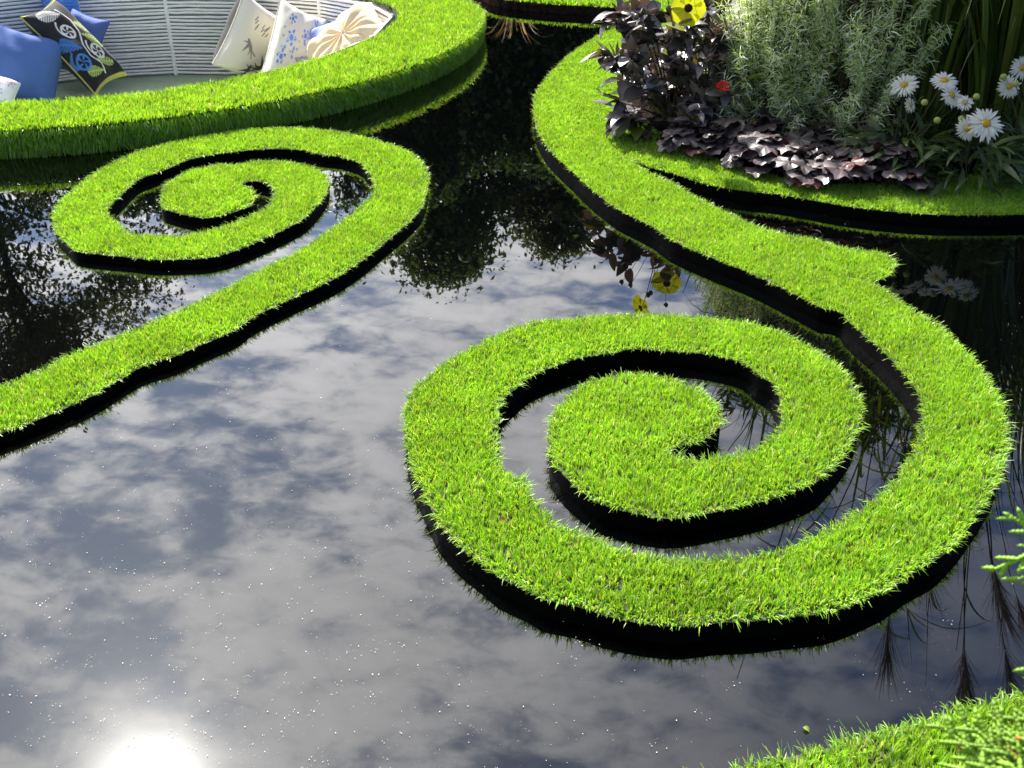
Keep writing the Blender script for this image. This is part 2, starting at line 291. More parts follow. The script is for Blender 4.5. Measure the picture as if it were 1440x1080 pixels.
# pod: rounded rings
POD_C = np.array((-2.45, 7.05))
def ring(a, bf, bb, n=120, off=0.0):
    t = np.arange(n) * 2 * math.pi / n; y = np.sin(t)
    return POD_C + np.c_[(a + off) * np.cos(t), np.where(y < 0, bf + off, bb + off) * y]
POD_OUT = ring(2.30, 2.78, 2.0, 200); POD_IN = ring(1.71, 2.29, 1.36, 160)
RIM_Z = 0.122; FLOOR_Z = -0.52
# ------------------------------------------------------------------ setting: ground, water, banks
def poly_with_holes(name, outer, holes, z, mat, kind, label=None):
    loops = [[Vector((x, y, 0)) for x, y in ccw(np.asarray(outer))]] + [[Vector((x, y, 0)) for x, y in ccw(np.asarray(h))[::-1]] for h in holes]
    T = np.array(tessellate_polygon(loops)); V = np.array([(p.x, p.y, z) for l in loops for p in l])
    a, b, c = (V[T[:, k], :2] for k in range(3)); cr = (b[:, 0] - a[:, 0]) * (c[:, 1] - a[:, 1]) - (b[:, 1] - a[:, 1]) * (c[:, 0] - a[:, 0])
    T[cr < 0] = T[cr < 0][:, ::-1]
    return tag(npmesh(name, V, None, T, None, mat), kind=kind)
POOL = np.array([(-7, -1.5), (5.5, -1.5), (5.5, 7.95), (1.2, 7.95), (0.35, 8.3), (-0.1, 9.2), (-7, 9.2)])
water = poly_with_holes('water', POOL, [ring(2.2, 2.69, 1.9, 80)], 0.0, M_WATER, 'structure')
ground = poly_with_holes('ground', [(-600, -600), (600, -600), (600, 600), (-600, 600)], [POOL], 0.03, M_GROUND, 'structure')
nb = [bp(x, y, 0.10) for x, y in [(870,1110),(976,1083),(1082,1055),(1170,1035),(1236,1017),(1315,996),(1378,977),(1440,963),(1540,937)]]
NEAR = spline(np.concatenate([[(-1.2, -1.4), (-0.7, 0.35), (-0.2, 0.80)], nb, [(1.6, 1.55), (2.6, 1.7), (2.8, -1.4)]]), 0.03)
near_bank = slab('lawn_bank', NEAR, -0.05, 0.075, M_THATCH); tag(near_bank, kind='structure')
g = turf_part(NEAR, 0.075, 0.0082, 0.023, 0.0024, 71, None, ylim=2.0, xlim=(-0.1, 1.5), name='grass'); tag(g, kind='stuff')
for q, xl in enumerate([(1.5, 2.9), (-1.3, -0.1)]):
    g = turf_part(NEAR, 0.075, 0.014, 0.026, 0.004, 73 + q, None, ylim=2.0, xlim=xl, name='grass'); tag(g, kind='stuff')
FARB = spline(np.array([(-0.35, 9.2), (-0.15, 8.35), (0.2, 8.05), (0.75, 7.85), (1.3, 7.62), (2.5, 7.6), (5.6, 7.6), (6, 10.4), (-0.3, 10.4)]), 0.1)
far_bank = slab('lawn_terrace', FARB, -0.03, 0.06, M_SOIL); tag(far_bank, kind='structure')
g = turf_part(FARB, 0.06, 0.016, 0.035, 0.004, 72, None, xlim=(-0.4, 5.8), ylim=9.5, name='grass'); tag(g, kind='stuff')
# ------------------------------------------------------------------ turf islands
isl = empty('turf_island', (1.2, 4.2, 0), 'green turf island holding the flower bed, with a wide spiral arm over the water', 'turf island')
slab('edging_board', ISLAND, -0.06, 0.039, M_EDGE, isl, top=False)
V, T = sheet(ISLAND, 0.039); npmesh('turf_backing', V, None, T, None, M_THATCH, isl)
V, T = sheet(BED, 0.056); npmesh('soil', V, None, T, None, M_SOIL, isl)
turf_part(ISLAND, 0.039, 0.0088, 0.0190, 0.0023, 11, isl, hole=BED, per=8, ylim=7.5, xlim=(-1, 3.6))
lef = empty('turf_spiral', (-1.2, 3.3, 0), 'narrow green turf spiral floating in front of the sunken seating ring', 'turf spiral')
slab('edging_board', LEFT, -0.06, 0.027, M_EDGE, lef, top=False)
V, T = sheet(LEFT, 0.027); npmesh('turf_backing', V, None, T, None, M_THATCH, lef)
turf_part(LEFT, 0.027, 0.0092, 0.0195, 0.0023, 21, lef, per=8, xlim=(-2.4, 1))
# ------------------------------------------------------------------ sunken seating ring
def build_pod():
    pod = empty('seating_pod', (POD_C[0], POD_C[1], 0), 'round sunken seating ring with a thick turf rim and white rope walls', 'seating area')
    o1 = ring(2.27, 2.75, 1.97, 200); o0 = ring(2.20, 2.69, 1.9, 200); i1 = ring(1.73, 2.31, 1.38, 200)
    n = 200; z = np.concatenate([np.c_[o0, np.full(n, -0.1)], np.c_[o0, np.full(n, 0.022)], np.c_[ring(2.245, 2.725, 1.945, 200), np.full(n, 0.024)], np.c_[ring(2.245, 2.725, 1.945, 200), np.full(n, RIM_Z - 0.012)],
                                 np.c_[ring(2.25, 2.73, 1.95, 200), np.full(n, RIM_Z)], np.c_[i1, np.full(n, RIM_Z)], np.c_[i1, np.full(n, -0.6)]])
    k = np.arange(n); j = (k + 1) % n
    npmesh('edging_board', z, np.stack([k, j, j + n, k + n], 1), None, None, M_EDGE, pod)
    Q = np.concatenate([np.stack([k + r * n, j + r * n, j + (r + 1) * n, k + (r + 1) * n], 1) for r in range(1, 6)])
    npmesh('rim', z, Q, None, None, M_THATCH, pod)
    # turf: top of the rim, then the outer face
    c, tl = tufts(POD_OUT, 0.0130, 31, 6, POD_IN)
    d, near = edge_info(c, ring(2.27, 2.75, 1.97, 200)); ins = inside(c, ring(2.27, 2.75, 1.97, 200)); c = c[ins]; d = d[ins]; near = near[ins]; tl = tl[ins]
    dn = unit(near - c); f = np.clip(1 - d / 0.06, 0, 1)[:, None]; g = rng(5)
    lean = np.c_[tl * 0.8 + dn * f * g.uniform(0.2, 1.2, (len(c), 1)), -f[:, 0] * g.uniform(0, 0.5, len(c))]
    P1 = np.c_[c, np.full(len(c), RIM_Z)]; U1 = np.tile((0., 0, 1), (len(c), 1)); L1 = lean
    o = ring(2.25, 2.73, 1.95, 2400); seg = np.linalg.norm(np.roll(o, -1, 0) - o, axis=1); tan = unit(np.roll(o, -1, 0) - o); nrm = np.c_[tan[:, 1], -tan[:, 0]]
    ok = np.arange(len(o)); m = 78000; i = ok[g.integers(0, len(ok), m)]
    zz = 0.026 + (RIM_Z - 0.026) * g.random(m); pos = np.c_[o[i] + tan[i] * g.uniform(0, 0.004, (m, 1)), zz]
    dz = (RIM_Z - zz) / (RIM_Z - 0.026)
    up = unit(np.c_[nrm[i] * 0.42, -0.95 * dz - 0.1 + g.normal(0, 0.12, m)]); L2 = np.c_[tan[i] * g.normal(0, 0.3, (m, 1)), -g.uniform(0.3, 0.9, m)]
    P = np.concatenate([P1, pos]); U = np.concatenate([U1, up]); LL = np.concatenate([L1, L2])
    blades('turf', P, U, LL, 0.030, 0.0042, 41, pod)
    fl = ring(1.72, 2.30, 1.37, 100); V, T = sheet(fl, FLOOR_Z); npmesh('floor', V, None, T, None, M_FLOOR, pod)
    # rope walls: straight panels between posts
    npan = 16; ang = np.arange(npan) * 2 * math.pi / npan + 0.13
    pt = POD_C + np.c_[1.66 * np.cos(ang), np.where(np.sin(ang) < 0, 2.24, 1.31) * np.sin(ang)]
    for q in range(npan):
        a, b = pt[q], pt[(q + 1) % npan]; A = Acc(); gg = rng(100 + q); zs = np.arange(FLOOR_Z + 0.02, RIM_Z - 0.005, 0.0262); out = unit(((a + b) / 2 - POD_C)[None])[0]
        t = np.linspace(0.0, 1.0, 9)
        for zi in zs:
            p = a[None] * (1 - t[:, None]) + b[None] * t[:, None]; wob = gg.normal(0, 0.0012, 9)
            A.add(*tube(np.c_[p, zi + gg.normal(0, 0.0012) + wob + 0.003 * np.sin(t * math.pi) * gg.normal()], 0.0100 * gg.uniform(0.9, 1.05), 6))
        pn = A.build('wall_panel', M_ROPE, pod, True)
        o2 = out * 0.018; bk = np.array([[*(a + o2), FLOOR_Z], [*(b + o2), FLOOR_Z], [*(b + o2), RIM_Z - 0.004], [*(a + o2), RIM_Z - 0.004]])
        npmesh('backing', bk - np.array(pod.location), [[0, 1, 2, 3]], None, None, M_PANEL, pn)
        npmesh('post', tube(np.array([[*a, FLOOR_Z], [*a, 0.0], [*a, RIM_Z]]), 0.016, 8)[0] - np.array(pod.location), tube(np.array([[*a, FLOOR_Z], [*a, 0.0], [*a, RIM_Z]]), 0.016, 8)[1], None, None, M_ROPE, pn)
    # low bench along the sunny side
    t = np.linspace(-1.25, 0.75, 40); e1 = POD_C + np.c_[1.62 * np.cos(t), np.where(np.sin(t) < 0, 2.20, 1.27) * np.sin(t)]; e0 = POD_C + np.c_[1.18 * np.cos(t), np.where(np.sin(t) < 0, 1.74, 0.85) * np.sin(t)]
    slab('bench', np.concatenate([e1, e0[::-1]]), FLOOR_Z, -0.24, M_PANEL, pod)
    return pod
M_FLOOR = noisy('floor_carpet', (0.22, 0.30, 0.16), (0.34, 0.40, 0.27), 120, 0.9, 0.6, bscale=300)
build_pod()
# ------------------------------------------------------------------ cushions
def blob(u, v, cu, cv, r): return ((u - cu)**2 + (v - cv)**2) < r * r
def seg_d(u, v, a, b):
    ax, ay = a; dx, dy = b[0] - ax, b[1] - ay; t = np.clip(((u - ax) * dx + (v - ay) * dy) / (dx * dx + dy * dy + 1e-9), 0, 1)
    return np.hypot(u - ax - t * dx, v - ay - t * dy), t
def fern(col, u, v, a, b, wd, c, n=9):
    d, t = seg_d(u, v, a, b); L = math.hypot(b[0] - a[0], b[1] - a[1]); ux, uy = (b[0] - a[0]) / L, (b[1] - a[1]) / L
    s = (u - a[0]) * ux + (v - a[1]) * uy; q = np.abs(-(u - a[0]) * uy + (v - a[1]) * ux); sh = s - q * 0.7
    env = wd * np.sin(np.clip(sh / L, 0, 1) * math.pi)**0.7
    m = (q < env) & (np.mod(sh / L * n, 1) < 0.62) & (sh > 0) & (sh < L); m |= (q < 0.015) & (s > 0) & (s < L); col[m] = c
def paisley(col, u, v, cu, cv, r, c, inv=1):
    d = np.hypot(u - cu, v - cv); th = np.arctan2(v - cv, u - cu)
    m = (np.abs(d - r) < 0.022) | ((d < r * 0.85) & (np.mod(th * 5 / (2 * math.pi) + d * 3, 1) < 0.35) & (d > r * 0.2)) | (d < r * 0.12); col[m] = c
    for k in np.linspace(0, 1, 60):
        x = cu + inv * r * (1.0 + 0.9 * k) * math.cos(-1.2 - 1.6 * k) ; y = cv + r * (1.0 + 0.9 * k) * math.sin(-1.2 - 1.6 * k); col[blob(u, v, x, y, 0.02)] = c
def pat_black(u, v):
    c = np.empty(u.shape + (3,)); c[:] = (0.012, 0.012, 0.016); gr = (0.35, 0.45, 0.12); wh = (0.62, 0.60, 0.55); bl = (0.05, 0.17, 0.5)
    v2 = v * 0.62
    st = [(-0.75, 0.10), (-0.4, 0.22), (-0.1, 0.12), (0.15, -0.1), (0.4, -0.16), (0.62, -0.02), (0.85, -0.1)]
    for a, b in zip(st, st[1:]): c[seg_d(u, v2, a, b)[0] < 0.018] = wh
    fern(c, u, v2, (-0.35, 0.2), (-0.08, 0.52), 0.14, gr); fern(c, u, v2, (-0.05, 0.12), (0.32, 0.5), 0.14, gr); fern(c, u, v2, (0.5, -0.1), (0.72, 0.35), 0.11, gr, 7)
    fern(c, u, v2, (0.78, -0.1), (0.62, -0.5), 0.12, gr, 7); fern(c, u, v2, (-0.6, 0.1), (-0.78, -0.45), 0.17, wh, 10); fern(c, u, v2, (0.2, -0.2), (-0.12, -0.56), 0.15, bl, 8)
    paisley(c, u, v2, -0.22, -0.12, 0.15, wh); paisley(c, u, v2, 0.38, 0.16, 0.15, wh); paisley(c, u, v2, 0.42, -0.42, 0.15, bl)
    c[np.abs(u) > 0.955] = (0.45, 0.42, 0.10); return c
def bird(c, u, v, x, y, s, rot, colr):
    ca, sa = math.cos(rot), math.sin(rot); p = ((u - x) * ca + (v - y) * sa) / s; q = (-(u - x) * sa + (v - y) * ca) / s
    m = ((p / 0.9)**2 + (q / 0.22)**2 < 1); m |= (np.abs(q - 0.8 * p * p - 0.0) < 0.16 * (1 - np.abs(q))) & (np.abs(p) < 0.9) & (q > -0.1)
    m |= (p < -0.6) & (p > -1.5) & (np.abs(np.abs(q) - (-(p + 0.6)) * 0.35) < 0.09); m |= (q > 0) & (q < 1.3) & (np.abs(p + 0.25 * q - 0.2) < 0.28 * (1 - q / 1.3)); c[m] = colr
def pat_bird(u, v):
    c = np.empty(u.shape + (3,)); c[:] = (0.62, 0.58, 0.49); k = (0.07, 0.06, 0.06); g = rng(3)
    bird(c, u, v, -0.45, -0.15, 0.24, 2.4, (0.22, 0.19, 0.17)); bird(c, u, v, 0.3, -0.52, 0.30, 0.5, k); bird(c, u, v, -0.05, -0.78, 0.25, 1.9, k)
    for i in range(16):
        x, y = g.uniform(-0.65, 0.6), g.uniform(0.2, 0.5); c[seg_d(u, v, (x, y), (x + 0.05, y + 0.09))[0] < 0.022] = (0.2, 0.18, 0.16)
    for a, b in [((0.45, 0.5), (0.3, 0.1)), ((0.3, 0.1), (0.55, -0.3)), ((0.2, 0.45), (0.42, 0.15)), ((-0.1, -0.6), (0.75, -0.35)), ((0.1, -0.7), (0.8, -0.6))]: c[seg_d(u, v, a, b)[0] < 0.012] = k
    return c
def flower(c, u, v, x, y, r, colr, seed):
    g = rng(seed); d = np.hypot(u - x, v - y); th = np.arctan2(v - y, u - x)
    m = d < r * (0.75 + 0.25 * np.cos(5 * th + seed)); m &= ~((np.abs(d - r * 0.45) < r * 0.08) | ((np.mod(th * 7 / 6.283, 1) < 0.16) & (d > r * 0.5))); c[m] = colr
def pat_blue_floral(u, v):
    c = np.empty(u.shape + (3,)); c[:] = (0.64, 0.61, 0.53); g = rng(8)
    for x, y, r in [(0.28, -0.28, 0.24), (0.1, -0.75, 0.22), (-0.35, -0.7, 0.22), (0.1, 0.35, 0.16), (-0.4, 0.2, 0.2), (0.55, -0.85, 0.16), (-0.6, -0.25, 0.18), (-0.5, 0.6, 0.14)]:
        flower(c, u, v, x, y, r, np.array((0.10, 0.20, 0.55)) * g.uniform(0.8, 1.4), int(x * 40 + 60))
    for i in range(26):
        x, y = g.uniform(-0.85, 0.85, 2); c[blob(u, v, x, y, g.uniform(0.02, 0.05))] = (0.2, 0.32, 0.65)
    bird(c, u, v, 0.55, 0.5, 0.22, -1.2, (0.06, 0.14, 0.45)); return c
def pat_white_floral(u, v):
    c = np.empty(u.shape + (3,)); c[:] = (0.75, 0.75, 0.74); g = rng(18)
    for i in range(14):
        x, y = g.uniform(-0.8, 0.8, 2); flower(c, u, v, x, y, g.uniform(0.12, 0.24), [(0.3, 0.45, 0.75), (0.6, 0.35, 0.45), (0.35, 0.5, 0.3)][i % 3], i)
    return c
def pat_dot_blue(u, v):
    c = np.empty(u.shape + (3,)); c[:] = (0.05, 0.16, 0.48); m = (np.mod(u * 9 + np.sin(v * 12) * 0.3, 1) < 0.4) & (np.mod(v * 9, 1) < 0.45); c[m] = (0.14, 0.34, 0.68); return c
def plain(r, gg, b):
    def f(u, v): c = np.empty(u.shape + (3,)); c[:] = (r, gg, b); return c
    return f
def cushion(label, pat, ctr, xe, ye, thick=0.10, seed=1, back=None, folds=0.0, group='scatter cushions in the seating ring'):
    C = at(*ctr); X = at(*xe) - C; Y = at(*ye) - C; hy = np.linalg.norm(Y); Yn = Y / hy; X = X - Yn * (X @ Yn); hx = np.linalg.norm(X); Xn = X / hx; Z = np.cross(Xn, Yn)
    if Z[1] > 0: Z = -Z
    n = 130; u, v = np.meshgrid(np.linspace(-1, 1, n), np.linspace(-1, 1, n)); g = rng(seed)
    px = u * (1 - 0.10 * (1 - v * v) * np.abs(u)**3); py = v * (1 - 0.10 * (1 - u * u) * np.abs(v)**3)
    body = np.sqrt(np.maximum((1 - u**4) * (1 - v**4), 0)); w = np.zeros_like(u)
    for k in range(7):
        a, b, ph = g.normal(0, 4), g.normal(0, 4), g.uniform(0, 6); w += np.sin(a * u + b * v + ph)
    th = np.arctan2(v, u); wr = 0.03 * w + 0.06 * np.sin(th * 9 + g.uniform(0, 6)) * np.clip(np.hypot(u, v) - 0.5, 0, 1)
    if folds: wr = wr + folds * np.abs(np.sin(np.arctan2(v + 0.2, u - 0.1) * 6))
    zf = body * thick * 1.15 * (1 + wr); V = []; cols = []
    for s in (1, -1):
        V.append(C + (px * hx)[..., None] * Xn + (py * hy)[..., None] * Yn + (s * zf)[..., None] * Z); cols.append((pat if s == 1 or back is None else back)(u, v))
    i, j = np.meshgrid(np.arange(n - 1), np.arange(n - 1)); k = (j * n + i).ravel(); Q = np.stack([k, k + 1, k + n + 1, k + n], 1)
    e = empty('cushion', tuple(C), label, 'cushion', group)
    V = np.concatenate([a.reshape(-1, 3) for a in V]); Cc = np.concatenate([a.reshape(-1, 3) for a in cols])
    e2 = npmesh('cover', V, np.concatenate([Q, Q[:, ::-1] + n * n]), None, Cc, M_FABRIC, e, True)
    b = np.concatenate([np.c_[np.linspace(-1, 1, 30), np.full(30, -1)], np.c_[np.full(30, 1), np.linspace(-1, 1, 30)], np.c_[np.linspace(1, -1, 30), np.full(30, 1)], np.c_[np.full(30, -1), np.linspace(1, -1, 30)]])
    bx = b[:, 0] * (1 - 0.10 * (1 - b[:, 1]**2) * np.abs(b[:, 0])**3); by = b[:, 1] * (1 - 0.10 * (1 - b[:, 0]**2) * np.abs(b[:, 1])**3)
    P = C + (bx * hx)[:, None] * Xn + (by * hy)[:, None] * Yn; cc = pat(np.array([[0.99]]), np.array([[0.0]]))[0, 0]
    V, Q = tube(P, 0.007, 6); npmesh('piping', V, Q, None, np.tile(cc, (len(V), 1)), M_FABRIC, e, True)
    return e
cushion('white cushion with dark swallow print leaning at the back rope wall', pat_bird, (352, 58, 8.00), (384, 70, 8.16), (374, 8, 8.10), 0.13, 1, plain(0.02, 0.02, 0.022))  # back painted near black for the shadow side and gap of this white cushion
cushion('cream cushion with blue flower print beside the swallow cushion', pat_blue_floral, (411, 76, 7.74), (447, 80, 7.84), (428, 12, 7.92), 0.11, 2, plain(0.70, 0.66, 0.52))
cushion('plain lavender blue cushion between the flower print and the creased cream cushion', plain(0.20, 0.25, 0.60), (458, 76, 7.72), (490, 84, 7.6), (454, 34, 7.82), 0.09, 3)
cushion('plain cream cushion with creased folds lying against the sunny wall', plain(0.62, 0.50, 0.32), (494, 68, 7.28), (546, 34, 7.25), (478, 46, 7.5), 0.13, 4, folds=0.16)
cushion('black cushion embroidered with green, white and blue leaves and edged in yellow', pat_black, (105, 66, 7.62), (160, 117, 7.60), (127, 53, 7.76), 0.10, 5, plain(0.012, 0.012, 0.016))
cushion('large plain royal blue cushion in front of the black embroidered one', plain(0.06, 0.125, 0.34), (36, 98, 7.42), (88, 98, 7.48), (46, 46, 7.55), 0.15, 6)
cushion('bright blue patterned cushion poking up behind the black embroidered cushion', pat_dot_blue, (92, 30, 8.02), (120, 40, 8.08), (80, -12, 8.12), 0.09, 7)
cushion('plain violet blue cushion with a pointed corner right behind the black one', plain(0.08, 0.13, 0.36), (115, 62, 7.92), (146, 56, 7.96), (128, 20, 8.02), 0.10, 8)
cushion('white cushion with pastel flower print behind the large blue cushion', pat_white_floral, (-8, 56, 7.92), (24, 52, 7.96), (0, 22, 8.05), 0.10, 9)
cushion('white cushion at the rim in front of the large blue cushion', pat_white_floral, (-14, 140, 6.95), (19, 150, 7.0), (-4, 106, 7.1), 0.09, 10)
# ------------------------------------------------------------------ floating flecks
def flecks():
    g = rng(77); A = 5200; px = np.c_[g.uniform(-60, 1500, A * 2), g.uniform(140, 1100, A * 2)]
    pr = np.clip(0.14 + 0.9 * np.exp(-((px[:, 0] - 260) / 420)**2 - ((px[:, 1] - 960) / 330)**2), 0, 1)
    px = px[g.random(len(px)) < pr * 0.8]
    p = np.array([bp(x, y, 0.0) for x, y in px]); n = len(p)
    for _ in range(9):
        cl = np.repeat(p[g.integers(0, n, 26)], 9, 0) + g.normal(0, 0.011, (234, 2)); p = np.concatenate([p, cl])
    p = p[~inside(p, ISLAND) & ~inside(p, LEFT) & ~inside(p, POD_OUT) & ~inside(p, NEAR)]; n = len(p)
    s = 0.00029 * np.exp(g.normal(0, 0.75, n)) * np.clip(p[:, 1] / 1.8, 1.0, 2.2); s = np.minimum(s, 0.0011); s[g.random(n) < 0.004] *= 1.8; k = 6; th = np.arange(k) * 2 * math.pi / k; rot = g.uniform(0, 6.28, n); el = g.uniform(0.25, 1, n)
    x = np.cos(th)[None] * s[:, None]; y = np.sin(th)[None] * (s * el)[:, None]
    X = x * np.cos(rot)[:, None] - y * np.sin(rot)[:, None]; Y = x * np.sin(rot)[:, None] + y * np.cos(rot)[:, None]
    tz = g.normal(0, 0.12, (n, 2)); Z = 0.0022 + X * tz[:, :1] + Y * tz[:, 1:]
    V = np.stack([p[:, :1] + X, p[:, 1:] + Y, Z], -1); b = (np.arange(n) * k)[:, None]
    Q = np.concatenate([b + [[0, 1, 2, 3]], b + [[0, 3, 4, 5]]])
    tag(npmesh('floating_flecks', V, Q, None, None, M_FLECK), kind='stuff')
flecks()
# ------------------------------------------------------------------ leaf templates
def leaf_template(n=6, wmax=0.42, fold=0.25, curl=0.5, tip=1.3, peak=0.4):
    t = np.linspace(0, 1, n + 1); w = wmax * np.sin(np.pi * t**(math.log(0.5) / math.log(peak)))**0.9; w[0] = 0.02; w[-1] = 0.004
    y = np.sin(curl * t) / curl; z = -(1 - np.cos(curl * t)) / curl
    V = np.concatenate([np.c_[-w / 2, y, z + fold * w / 2], np.c_[0 * t, y, z], np.c_[w / 2, y, z + fold * w / 2]]); m = n + 1; i = np.arange(n)
    F = np.concatenate([np.stack([i, i + m, i + m + 1, i + 1], 1), np.stack([i + m, i + 2 * m, i + 2 * m + 1, i + m + 1], 1)])
    return V, F
def round_leaf(seed, lob=5):
    g = rng(seed); K = 30; th = np.linspace(-math.pi * 0.93, math.pi * 0.93, K) + math.pi / 2
    rim = 0.5 * (1 + 0.13 * np.cos(lob * 1.4 * (th - math.pi / 2)) + 0.04 * np.cos(17 * th)); rr = np.array([0.12, 0.45, 0.8, 1.0]); V = []
    for r in rr: V.append(np.c_[rim * r * np.cos(th), rim * r * np.sin(th), 0.07 * r**2 * np.sin(5 * th + seed) * r + 0.03 * r * np.sin(11 * th) - 0.11 * r**2 + 0.05 * r])
    V = np.concatenate(V + [np.array([[0, 0, 0]])]); i = np.arange(K - 1)
    Q = np.concatenate([np.stack([i + a * K, i + 1 + a * K, i + 1 + (a + 1) * K, i + (a + 1) * K], 1) for a in range(3)])
    Q = np.concatenate([Q, np.stack([np.full(K - 1, 4 * K), i, i + 1, i + 1], 1)[:, [0, 1, 2, 2]]])
    return V, Q[:3 * (K - 1)], np.stack([np.full(K - 1, 4 * K), i + 1, i], 1)
# ------------------------------------------------------------------ bed plants
def stems(A, base, tips, r=0.004, sag=0.15, seed=0, c=None):
    g = rng(seed)
    for tp in tips:
        tp = np.asarray(tp, float); b = base + g.normal(0, 0.02, 3) * (1, 1, 0); t = np.linspace(0, 1, 7)[:, None]
        mid = (b + tp) / 2 + np.array((0, 0, sag * np.linalg.norm(tp - b))); P = (1 - t)**2 * b + 2 * t * (1 - t) * mid + t**2 * tp
        V, Q = tube(P, np.linspace(r, r * 0.5, 7), 5); A.add(V, Q, None, c)
def bush_tips(ctr, rad, hgt, n, seed, zmin=0.05):
    g = rng(seed); th = g.uniform(0, 6.283, n); r = np.sqrt(g.random(n)); zz = g.uniform(0, 1, n)**0.8
    rr = rad * r * np.sqrt(np.clip(1.05 - (zz - 0.35)**2 * 1.3, 0.1, 1)); return np.c_[ctr[0] + rr * np.cos(th), ctr[1] + rr * np.sin(th), zmin + hgt * zz]
def dahlia():
    c = (0.74, 4.62); e = empty('dahlia_plant', (*c, 0.06), 'dark leaved bushy plant carrying large yellow flowers at the turf edge', 'plant')
    tips = np.concatenate([bush_tips(c, 0.36, 0.52, 60, 51, 0.10), [[0.42, 4.5, 0.16], [0.38, 4.6, 0.42], [0.41, 4.55, 0.38], [0.45, 4.5, 0.12]]])
    A = Acc(); stems(A, np.array((*c, 0.06)), tips, 0.0045, 0.05, 52); st = A.build('stems', M_STEM, e, True)
    g = rng(53); P = []; D = []; S = []
    for tp in tips:
        ax = unit((tp - np.array((*c, 0.0)))[None])[0]
        for k in range(15):
            P.append(tp - ax * g.uniform(0, 0.16) + g.normal(0, 0.012, 3)); h = unit(g.normal(size=(1, 3)))[0] * (1, 1, 0.5) + ax * 0.5; D.append(h); S.append(g.uniform(0.065, 0.125))
    P, D, S = np.array(P), np.array(D), np.array(S); up = np.array((0, 0, 1.)) + g.normal(0, 0.35, (len(P), 3)); X, Y, Z = frames(D, up)
    col = np.array((0.085, 0.072, 0.078)) * g.uniform(0.5, 1.7, (len(P), 1)); yel = g.random(len(P)) < 0.05; col[yel] = (0.20, 0.24, 0.03)
    A = Acc(); kk = g.integers(0, 4, len(P))
    for q, (wm, fo, cu, pk) in enumerate([(0.54, 0.25, 0.9, 0.4), (0.46, 0.5, 1.5, 0.36), (0.60, 0.12, 0.3, 0.45), (0.40, 0.35, -0.6, 0.42)]):
        m = kk == q; T, F = leaf_template(7, wm, fo, cu, peak=pk); V, Q = scatter(T, F, P[m], X[m], Y[m], Z[m], S[m]); A.add(V, Q, None, np.repeat(col[m], len(T), 0))
    A.build('leaves', M_DARKLEAF, e, True)
    view = np.array((0, 0, CAM_H))
    for pos, r, facing in [((0.716, 4.40, 0.605), 0.067, None), ((0.60, 4.36, 0.715), 0.06, (-0.5, 0.3, 0.5))]:
        pos = np.array(pos); nrm = unit((view - pos + np.array((0, 0, 0.3)))[None])[0] if facing is None else unit(np.array([facing]))[0]
        fl = yellow_flower(pos, nrm, r, e); A = Acc(); stems(A, np.array((*c, 0.3)), [pos - nrm * 0.01], 0.003, 0.1, 5); V = np.concatenate(A.V) - np.array(e.location); npmesh('stalk', V, A.Q[0], None, None, M_STEM, fl, True)
    A = Acc(); bt = [(0.45, 4.38, 0.44), (0.50, 4.35, 0.58), (0.56, 4.5, 0.66), (0.66, 4.5, 0.70), (0.72, 4.4, 0.72), (0.40, 4.5, 0.38), (0.62, 4.3, 0.62)]
    stems(A, np.array((*c, 0.3)), bt, 0.0022, 0.12, 6); A.build('bud_stalks', M_STEM, e, True)
    for b in bt: V, Q = ball(np.array(b), 0.011, 0.013); npmesh('bud', V, Q, None, np.tile((0.10, 0.05, 0.03), (len(V), 1)), M_DARKLEAF, e, True)
def ball(c, r, rz, k=10):
    t = np.linspace(0.02, math.pi - 0.02, k); return tube(np.c_[np.full(k, c[0]), np.full(k, c[1]), c[2] - rz * np.cos(t)], r * np.sin(t), 8)
def petals(pos, nrm, n, L, wmax, cup, seed, layers=1, jitter=0.06, notch=False):
    g = rng(seed); a = unit(np.cross(nrm, (0.3, 0.1, 1.0))[None])[0]; b = np.cross(nrm, a); P = []; D = []; U = []; S = []
    for l in range(layers):
        for k in range(n):
            th = (k + 0.5 * l) * 6.283 / n + g.normal(0, jitter); d = math.cos(th) * a + math.sin(th) * b; P.append(pos + nrm * 0.002 * (l + k % 2) + d * 0.006); D.append(d + nrm * (cup + 0.12 * l + g.normal(0, 0.11))); U.append(nrm); S.append(L * g.uniform(0.88, 1.08) * (1 - 0.18 * l))
    X, Y, Z = frames(np.array(D), np.array(U)); T, F = leaf_template(6, wmax, 0.12, 0.35, peak=0.62); return (*scatter(T, F, np.array(P), X, Y, Z, np.array(S)), np.array(P).shape[0] * len(T))
def yellow_flower(pos, nrm, r, parent):
    V, Q, n = petals(pos, nrm, 6, r, 1.12, 0.16, 61); o = npmesh('flower', V, Q, None, np.tile((0.70, 0.72, 0.02), (n, 1)), M_PETAL, parent, True)
    d = unit((V - pos)); V2, Q2 = ball(np.zeros(3), r * 0.27, r * 0.12); q = Vector(nrm).to_track_quat('Z', 'Y').to_matrix(); V2 = V2 @ np.array(q).T + pos + nrm * 0.006 - np.array(parent.location)
    npmesh('flower_centre', V2, Q2, None, np.tile((0.05, 0.008, 0.004), (len(V2), 1)), M_PETAL, o, True)
    return o
dahlia()
